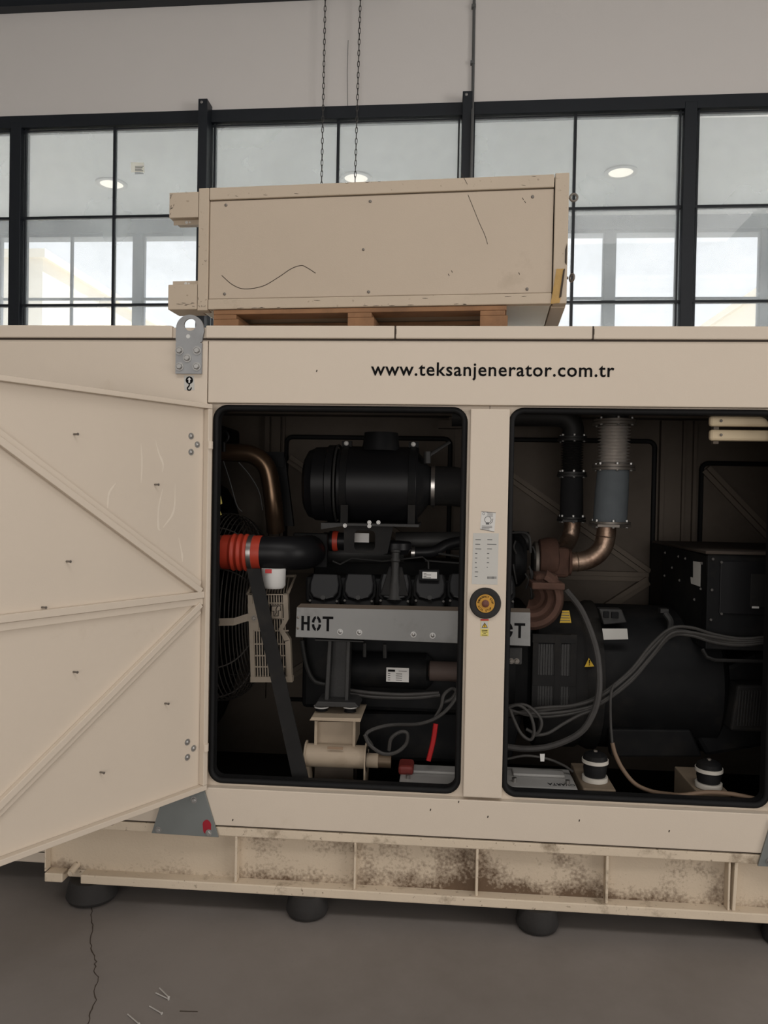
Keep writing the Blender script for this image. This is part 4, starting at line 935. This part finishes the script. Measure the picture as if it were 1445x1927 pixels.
q = [at(466, 1118, YG+.12), at(541, 1118, YG+.12), at(556, 1084, YG+.24), at(480, 1086, YG+.24)]
G_('sloping_edge', MB().tube([q[1], q[2], q[3], q[0]], .007, 6))
G_('top_shelf', MB().add([at(466, 1118, YG), at(541, 1118, YG), at(541, 1118, YG+.12), at(466, 1118, YG+.12)]+[v+Vector((0, 0, -.004)) for v in (at(466, 1118, YG), at(541, 1118, YG), at(541, 1118, YG+.12), at(466, 1118, YG+.12))], [(0, 1, 2, 3), (7, 6, 5, 4), (0, 4, 5, 1), (1, 5, 6, 2), (2, 6, 7, 3), (3, 7, 4, 0)]))
G_('emblem_field', MB().ppx([(511, 1138), (530, 1138), (530, 1163), (511, 1163)], YG-.002, YG+.004))
ls = MB(); tt = [(510.5, 1140), (528, 1140), (527.5, 1149), (523.5, 1149), (523.5, 1159), (515.5, 1159), (515.5, 1150), (510.5, 1150)]
ls.strip([at(a, b, YG-.0022) for a, b in tt+[tt[0]]], .0035); ls.strip([at(522, 1141, YG-.0022), at(519.5, 1146, YG-.0022), at(520, 1153, YG-.0022), at(517.5, 1157, YG-.0022)], .003)
G_('emblem', ls, ink, label='outlined letter T emblem')
G_('bracket_arm', MB().ppx([(404, 1164), (440, 1163), (440, 1177), (404, 1178)], .255, .259).add([at(440, 1163, .255), at(465, 1155, YG-.004), at(487, 1156, YG-.004), at(487, 1170, YG-.004), at(465, 1169, YG-.004), at(440, 1177, .255)], [(0, 1, 4, 5), (1, 2, 3, 4)]))
inst('bolt', BOLT_D, BG, at(478, 1163, YG-.005)); inst('bolt', BOLT_D, BG, at(409, 1171, .254))

# ================================================================== RIGHT BAY
def bellows(prof, x0, y0, z0, z1, r0, r1, n):
    out = []
    for k in range(n*4+1):
        out.append(((z1-z0)*k/(n*4), r0+(r1-r0)*(.5-.5*math.cos(2*math.pi*k/4))))
    return out
def make_exhaust(lab, Y, top, mid, low, rbel, rsl, rel, mats, elb):
    tp, md, lo = at(*top, Y), at(*mid, Y), at(*low, Y)
    t = thing('exhaust_pipe', lab, 'exhaust pipe', tuple(lo), group='exhaust pipes')
    L1 = (tp-md).length
    build('bellows', MB().lathe(bellows(None, 0, 0, 0, L1, rbel*.74, rbel, 14), md, tp-md, 32), mats[0], t, True)
    build('sleeve', MB().lathe([(0, rsl*1.0), ((md-lo).length*.5, rsl*.99), ((md-lo).length, rsl*.93)], lo, md-lo, 30), mats[1], t, True)
    for c, k in ((tp, 1.28), (md, 1.28), (lo, 1.25)):
        f = build('flange', MB().lathe([(-.012, rsl*k), (-.001, rsl*k)], c, (0, 0, 1), 6 if k == 1.25 else 30).lathe([(.001, rsl*k*.97), (.011, rsl*k*.97)], c, (0, 0, 1), 30), mats[3], t, True)
        for q in (35, 145, 215, 325, 270):
            inst('bolt', BOLT_S, f, c+Vector((rsl*k*.86*math.cos(R(q)), rsl*k*.86*math.sin(R(q)), -.012)), Matrix.Rotation(R(90), 3, 'X'))
            build('nut', MB().cyl(c+Vector((rsl*k*.86*math.cos(R(q)), rsl*k*.86*math.sin(R(q)), .008)), c+Vector((rsl*k*.86*math.cos(R(q)), rsl*k*.86*math.sin(R(q)), .02)), .007, n=6), boltm, f)
    build('elbow', MB().tube(bez(elb, 7), rel, 26), mats[2], t, True)
    return t, tp
e1, tp = make_exhaust('silver ribbed exhaust pipe with grey-blue sleeve and coppery elbow', .6, (1156, 795), (1154, 880), (1147, 986), .0715, .0735, .0425,
    (mat('bright_bellows_steel', (.72, .69, .66), .36, .7, var=.1, scale=20), sleeve_blue, steel_warm, bolt_dull), [at(1141, 990, .6), at(1140, 1008, .6), at(1134, 1030, .6), at(1118, 1047, .6), at(1096, 1056, .6), at(1068, 1058, .6)])
build('weld_ring', MB().torus(at(1139, 1010, .6), (.1, 0, 1), .0427, .003, 26, 6).torus(at(1086, 1057, .6), (1, 0, .1), .0427, .003, 26, 6), steel_warm, e1, True)
build('elbow_flange', MB().lathe([(0, .06), (.012, .06)], at(1068, 1058, .6), (1, 0, 0), 28), rust, e1, True)
build('upper_pipe', MB().cyl(tp+Vector((0, 0, .01)), tp+Vector((0, 0, .22)), .06), darkgrey, e1, True)
e2, tp = make_exhaust('black ribbed exhaust pipe with black sleeve behind the silver one', .86, (1077, 826), (1076, 893), (1075, 977), .054, .055, .039,
    (darkgrey, sleeve_black, steel_warm, darkgrey), [at(1077, 981, .86), at(1076, 996, .86), at(1071, 1015, .85), at(1060, 1030, .80), at(1046, 1042, .72)])
build('upper_elbow', MB().tube(bez([at(1078, 822, .86), at(1078, 805, .86), at(1071, 792, .86), at(1052, 784, .86), at(1000, 783, .86), at(930, 783, .86), at(850, 783, .86)], 6), .05, 24), darkgrey, e2, True)

AL = thing('alternator', 'black alternator with a louvred end and large terminal box in the right bay', 'alternator', (.95, .7, .33))
L_ = lambda nm, mb, m=blackdust, par=None, **k: build(nm, mb, m, par or AL, **k)
cA = at(1050, 1265, .72); RAA = .33
axx = lambda pxx: at(pxx, 1265, .55).x
L_('adapter_ring', MB().lathe([(0, RAA*.9), (.02, RAA), (.20, RAA), (.22, RAA*.96), (.26, RAA*1.02), (.29, RAA*1.02)], (axx(1000), .72, cA.z), (1, 0, 0), 40), blackdust, smooth=True)
L_('stator_body', MB().lathe([(0, RAA*.96), (.02, RAA*.98), (.52, RAA*.98), (.54, RAA*.9), (.56, RAA*.82)], (axx(1112), .72, cA.z), (1, 0, 0), 40), blackp, smooth=True)
# louvred openings in the end housing
Yv = .375
L_('grille_backing', MB().bpx(1008, 1196, 1078, 1336, Yv+.012, Yv+.03), rubber)
L_('grille_frame', MB().bpx(1003, 1194, 1011, 1338, Yv, Yv+.02).bpx(1044, 1194, 1053, 1338, Yv-.002, Yv+.02).bpx(1074, 1194, 1083, 1338, Yv, Yv+.02).bpx(1002, 1193, 1084, 1212, Yv-.0012, Yv+.021).bpx(1002, 1270, 1084, 1293, Yv-.0012, Yv+.021).bpx(1002, 1328, 1084, 1339, Yv-.0012, Yv+.021), blackdust, bevel=.002)
g = MB()
for k in range(14): g.bpx(1012+k*5, 1212, 1013.6+k*5, 1328, Yv+.004, Yv+.012)
for yy in (1232, 1252, 1310): g.bpx(1008, yy, 1078, yy+1.5, Yv+.003, Yv+.012)
L_('grille_bars', g, darkgrey, kind='stuff')
L_('yellow_label', MB().ppx([(1058, 1149), (1071, 1149), (1075, 1172), (1053, 1172)], .445, .447), yellow)
q = at(1057, 1153, .4445); g = MB()
for k in range(4): g.box(q.x-.004*k*.5, q.x+.03+.002*k, .4442, .4448, q.z-.011*k-.0015, q.z-.011*k+.0015)
L_('label_print', g, ink_grey)
L_('breaker_block', MB().ppx([(1127, 1146), (1170, 1147), (1180, 1172), (1136, 1176)], .44, .5), darkgrey, bevel=.004)
L_('breaker_switch', MB().bpx(1136, 1151, 1146, 1163, .43, .45).bpx(1151, 1152, 1164, 1164, .43, .45), blackp, bevel=.002)
L_('rating_plate', MB().ppx([(1133, 1183), (1180, 1183), (1182, 1203), (1136, 1204)], .40, .402), paper_grey)
L_('warning_triangle', MB().ppx([(1108, 1238), (1118, 1254), (1100, 1255)], .40, .402), yellow)
q = at(1109, 1247, .3995); L_('triangle_mark', MB().box(q.x-.0022, q.x+.0022, .399, .3998, q.z-.004, q.z+.012).box(q.x-.0022, q.x+.0022, .399, .3998, q.z-.011, q.z-.007), ink)
# terminal box
bx0, bx1 = at(1332, 1130, .32), at(1700, 1130, .32)
zt_, zb_ = at(1332, 1043, .32).z, at(1332, 1222, .32).z
xl_ = at(1332, 1043, .32).x
TB = L_('terminal_box', MB().add([(xl_, .32, zb_), (2.2, .32, zb_), (2.2, 1.1, zb_), (xl_-.02, 1.1, zb_), (xl_, .32, zt_), (2.2, .32, zt_), (2.2, 1.1, zt_), (xl_-.02, 1.1, zt_)], [(0, 3, 2, 1), (4, 5, 6, 7), (0, 1, 5, 4), (1, 2, 6, 5), (2, 3, 7, 6), (3, 0, 4, 7)]), blackp, bevel=.004)
L_('box_lid', MB().box(xl_-.012, 2.21, .31, 1.11, zt_+.001, zt_+.014), mat('dusty_brown_lid', (.055, .042, .033), .8, var=.25, scale=8), TB, bevel=.003)
L_('box_cover', MB().bpx(1356, 1056, 1520, 1160, .312, .319), blackgl, TB, bevel=.003)
L_('inspection_window', MB().bpx(1413, 1080, 1500, 1145, .308, .3115), blackdust, TB, bevel=.003)
L_('label', MB().bpx(1415, 1141, 1428, 1145, .306, .3075), paper, TB)
for a, b in ((1357, 1058), (1357, 1155), (1339, 1110), (1337, 1166), (1341, 1052)): inst('bolt', BOLT_E, TB, at(a, b, .312))
sx = xl_-.004
L_('side_cover', MB().add([at(1246, 1026, .78), at(1330, 1046, .325), at(1330, 1222, .325), at(1246, 1160, .78)]+[v+Vector((.008, 0, 0)) for v in (at(1246, 1026, .78), at(1330, 1046, .325), at(1330, 1222, .325), at(1246, 1160, .78))], [(0, 1, 2, 3), (7, 6, 5, 4), (0, 4, 5, 1), (1, 5, 6, 2), (2, 6, 7, 3), (3, 7, 4, 0)]), blackp, TB)
def onside(a, b, off=0):       # a point on that side cover
    A_1, B_1, C_1 = at(1246, 1026, .78), at(1330, 1046, .325), at(1330, 1222, .325); n_ = (B_1-A_1).cross(C_1-A_1).normalized()
    d = _f*F_PX + _r*(a-CX) - _u*(b-CY); p_ = CAM + d*((A_1-CAM).dot(n_)/d.dot(n_))
    return p_-d.normalized()*.004
g = [onside(a, b) for a, b in ((1304, 1056), (1318, 1058), (1317, 1104), (1300, 1098), (1299, 1086), (1304, 1087))]
L_('white_tag', MB().add(g+[v+Vector((.004, .002, 0)) for v in g], [tuple(range(6)), tuple(range(11, 5, -1))]+[(i, i+6, (i+1) % 6+6, (i+1) % 6) for i in range(6)]), paper_grey, TB)
for a, b in ((1251, 1040), (1276, 1047), (1289, 1051), (1264, 1068), (1250, 1083), (1278, 1092), (1320, 1060), (1318, 1108), (1306, 1128)): inst('bolt', BOLT_E, TB, onside(a, b))
L_('connector', MB().bpx(1243, 1146, 1258, 1154, .5, .54).tube(bez(px3([(1252, 1154, .5), (1262, 1170, .48), (1260, 1190, .45)]), 4), .014, 8), darkgrey)
L_('lower_housing', MB().ppx([(1150, 1290), (1330, 1270), (1420, 1230), (1445, 1230), (1445, 1405), (1330, 1425), (1300, 1372), (1150, 1372)], .47, .95), blackp, bevel=.02)
L_('foot_rail', MB().ppx([(1145, 1372), (1300, 1374), (1322, 1425), (1150, 1425)], .42, .48), blackp, bevel=.008)
L_('end_vent', MB().ppx([(1388, 1290), (1470, 1290), (1470, 1380), (1374, 1376)], .36, .46), blackdust, bevel=.01)
g = MB()
for k in range(12):
    xv = 1392+k*5.5; g.ppx([(xv, 1300), (xv+2, 1300), (xv-4, 1366), (xv-6, 1366)], .352, .36)
L_('vent_slats', g, darkgrey, kind='stuff')
L_('box_edge_trim', MB().tube(px3([(1322, 1222, .33), (1330, 1236, .31), (1345, 1242, .31), (1520, 1246, .31)]), .008, 6), darkgrey, smooth=True)
def mount(pxc, pyt, pyb, Y):
    a_, b_ = at(pxc, pyt, Y), at(pxc, pyb, Y); h_ = a_.z-b_.z; rr = .0485
    m = L_('rubber_mount', MB().lathe([(.02, rr*.86), (h_*.5, rr*.95), (h_-.03, rr*.86)], b_, (0, 0, 1), 28), rubber, smooth=True)
    L_('mount_plate', MB().lathe([(0, rr*1.03), (.018, rr*1.03)], b_, (0, 0, 1), 28), mat('worn_white_rim', (.5, .47, .42), .6), m, smooth=True)
    L_('mount_plate', MB().lathe([(h_-.03, rr*1.06), (h_-.016, rr*1.06)], b_, (0, 0, 1), 28), mat('worn_white_rim', (.5, .47, .42), .6), m, smooth=True)
    L_('mount_cap', MB().lathe([(h_-.016, rr*1.0), (h_, rr*.9), (h_+.012, rr*.5)], b_, (0, 0, 1), 28), blackp, m, smooth=True)
    inst('bolt', BOLT_D, m, b_+Vector((0, 0, h_+.010)), Matrix.Rotation(R(-90), 3, 'X'))
mount(1119, 1420, 1468, .20); mount(1333, 1436, 1480, .17)
for pxc, Y, py in ((1119, .20, 1468), (1333, .17, 1481)):
    b_ = at(pxc, py, Y); build('cross_rail', MB().box(b_.x-.062, b_.x+.062, .105, .40, .19, b_.z-.001), paint_rail, ENC, bevel=.004)

# --- batteries on the tray
def battery(px0, px1, pyt, pyb, label, write):
    a_, b_ = at(px0, pyt, .30), at(px1, pyt, .30); f0 = at(px0, pyb, .115); f1 = at(px1, pyb, .115)
    x0, x1 = f0.x, f1.x; zt = f0.z+.012
    t = thing('battery', label, 'battery', ((x0+x1)/2, .2, .19), group='starter batteries behind the sill')
    build('case', MB().box(x0, x1, .115, .33, .19, zt-.03), blackp, t, bevel=.006)
    build('lid', MB().box(x0-.003, x1+.003, .112, .333, zt-.029, zt), mat('grey_battery_lid', (.30, .295, .285), .5, var=.15, scale=12, dirt=(.16, .14, .12), dirt_lo=.5, dirt_hi=.8), t, bevel=.006)
    build('filler_strip', MB().box(x0+.03, x1-.03, .22, .29, zt, zt+.012), mat('grey_battery_lid', (0, 0, 0)), t, bevel=.004)
    for xx in (x0+.03, x1-.03): build('terminal', MB().cyl((xx, .16, zt), (xx, .16, zt+.016), .009, n=14), steel, t, True)
    if write:
        text('VARTA', (x1-.065, .150, zt+.0008), .085, ink, t, height=.022, rot=Matrix.Rotation(R(180), 3, 'Z'))
        build('logo_dot', MB().torus((x1-.012, .150, zt+.0004), (0, 0, 1), .008, .0012, 16, 4), ink, t)
    return t, x0, x1, zt
b1, x0, x1, zt = battery(752, 880, 1440, 1478, 'grey-lidded battery with a red terminal cover, in the left bay', False)
build('red_cover', MB().box(x0-.012, x0+.05, .20, .30, zt-.004, zt+.035), mat('dull_red_cover', (.17, .025, .02), .6), b1, bevel=.012)
battery(955, 1086, 1450, 1484, 'grey-lidded battery marked VARTA upside down, in the right bay', True)

# --- cables
def cable(name, lab, runs, m, r, parent=None):
    t = thing(name, lab, 'cable', tuple(at(*runs[0][0])))
    for rn in runs: build('cable_run', MB().tube(bez(px3(rn), 7), r, 8), m, t, True)
    return t
cable('engine_cables', 'two parallel black cables along the foot of the engine', [[(652, 1298, .36), (700, 1304, .35), (760, 1307, .35), (826, 1304, .35)], [(654, 1305, .36), (710, 1312, .35), (780, 1313, .35), (828, 1308, .35)]], cablem, .0075)
cable('looped_cable', 'grey cable looped in a figure eight beside the pedestal tube', [[(700, 1404, .165), (690, 1380, .165), (730, 1365, .20), (790, 1362, .25), (830, 1345, .27), (858, 1312, .3), (862, 1280, .32)], [(732, 1412, .15), (736, 1390, .145), (752, 1378, .145), (766, 1380, .145), (764, 1400, .145), (745, 1416, .14), (720, 1418, .14), (696, 1402, .14), (686, 1382, .15)], [(818, 1352, .28), (830, 1330, .3), (835, 1308, .32), (850, 1296, .33), (858, 1302, .33), (848, 1316, .33), (832, 1322, .33)]], cable_grey, .0075)
cable('red_battery_cable', 'bright red battery cable hanging in the left bay near the pillar', [[(820, 1362, .25), (815, 1395, .24), (806, 1432, .22)]], redcable, .010)
cable('cable_bundle', 'thick bundle of dusty cables crossing the alternator', [[(944, 1332+k*6, .30+.012*k), (1010, 1348-k*5, .285-.006*(k%2)), (1080, 1342-k*(7-2*(k%2)), .28), (1130, 1324-k*7+4*(k%2), .27-.008*(k==2)), (1185, 1284-k*8+3*(k%2), .262), (1225, 1238-k*8+(5 if k==1 else 0), .27), (1262, 1198-k*5, .27-.01*(k%2)), (1300, 1196-k*(3+k%2*2), .26), (1345, 1209-k*5, .25+.008*(k%2)), (1400, 1214-k*4, .25), (1475, 1204-k*3, .25)] for k in range(4)], cable_grey, .0065)
cable('coiled_cable', 'coil of grey cables behind the pillar at the left of the right bay', [[(948, 1336, .25), (975, 1327, .24), (997, 1345, .23), (1005, 1375, .22), (998, 1392, .22), (980, 1380, .23), (965, 1350, .24), (960, 1335, .25)], [(950, 1330, .26), (985, 1326, .25), (1008, 1340, .24), (1019, 1360, .23), (1010, 1380, .23), (990, 1372, .24)], [(1000, 1384, .24), (1030, 1380, .24), (1060, 1362, .245), (1090, 1346, .245), (1118, 1336, .245)]], cable_grey, .0065)
cable('heavy_cable', 'heavy black cable arching around the alternator louvres', [[(1066, 1112, .38), (1092, 1145, .33), (1112, 1190, .29), (1125, 1240, .25), (1127, 1300, .22), (1115, 1345, .22), (1090, 1380, .23), (1040, 1403, .26), (990, 1409, .28), (945, 1404, .29)]], cablem, .013)
dc = cable('dangling_cable', 'thin cable dropping into a tan hose that curves along the sill', [[(1155, 1288, .235), (1149, 1310, .235), (1149, 1360, .23), (1152, 1400, .22)]], cable_grey, .005)
build('tan_sleeve', MB().tube(bez(px3([(1152, 1398, .22), (1158, 1420, .21), (1172, 1448, .19), (1195, 1475, .17), (1225, 1489, .15), (1255, 1494, .12), (1285, 1496, .0885), (1330, 1491, .0885), (1375, 1494, .0885), (1425, 1504, .0885)]), 7), .0085, 10), tan_hose, dc, True)
bc = cable('battery_lead', 'thin grey lead with a white tag above the marked battery', [[(955, 1428, .26), (990, 1422, .25), (1030, 1428, .25), (1060, 1440, .26), (1078, 1452, .26)]], cable_grey, .005)
build('white_tag', MB().ppx([(1016, 1419), (1025, 1419), (1024, 1433), (1017, 1433)], .24, .244), paper, bc)
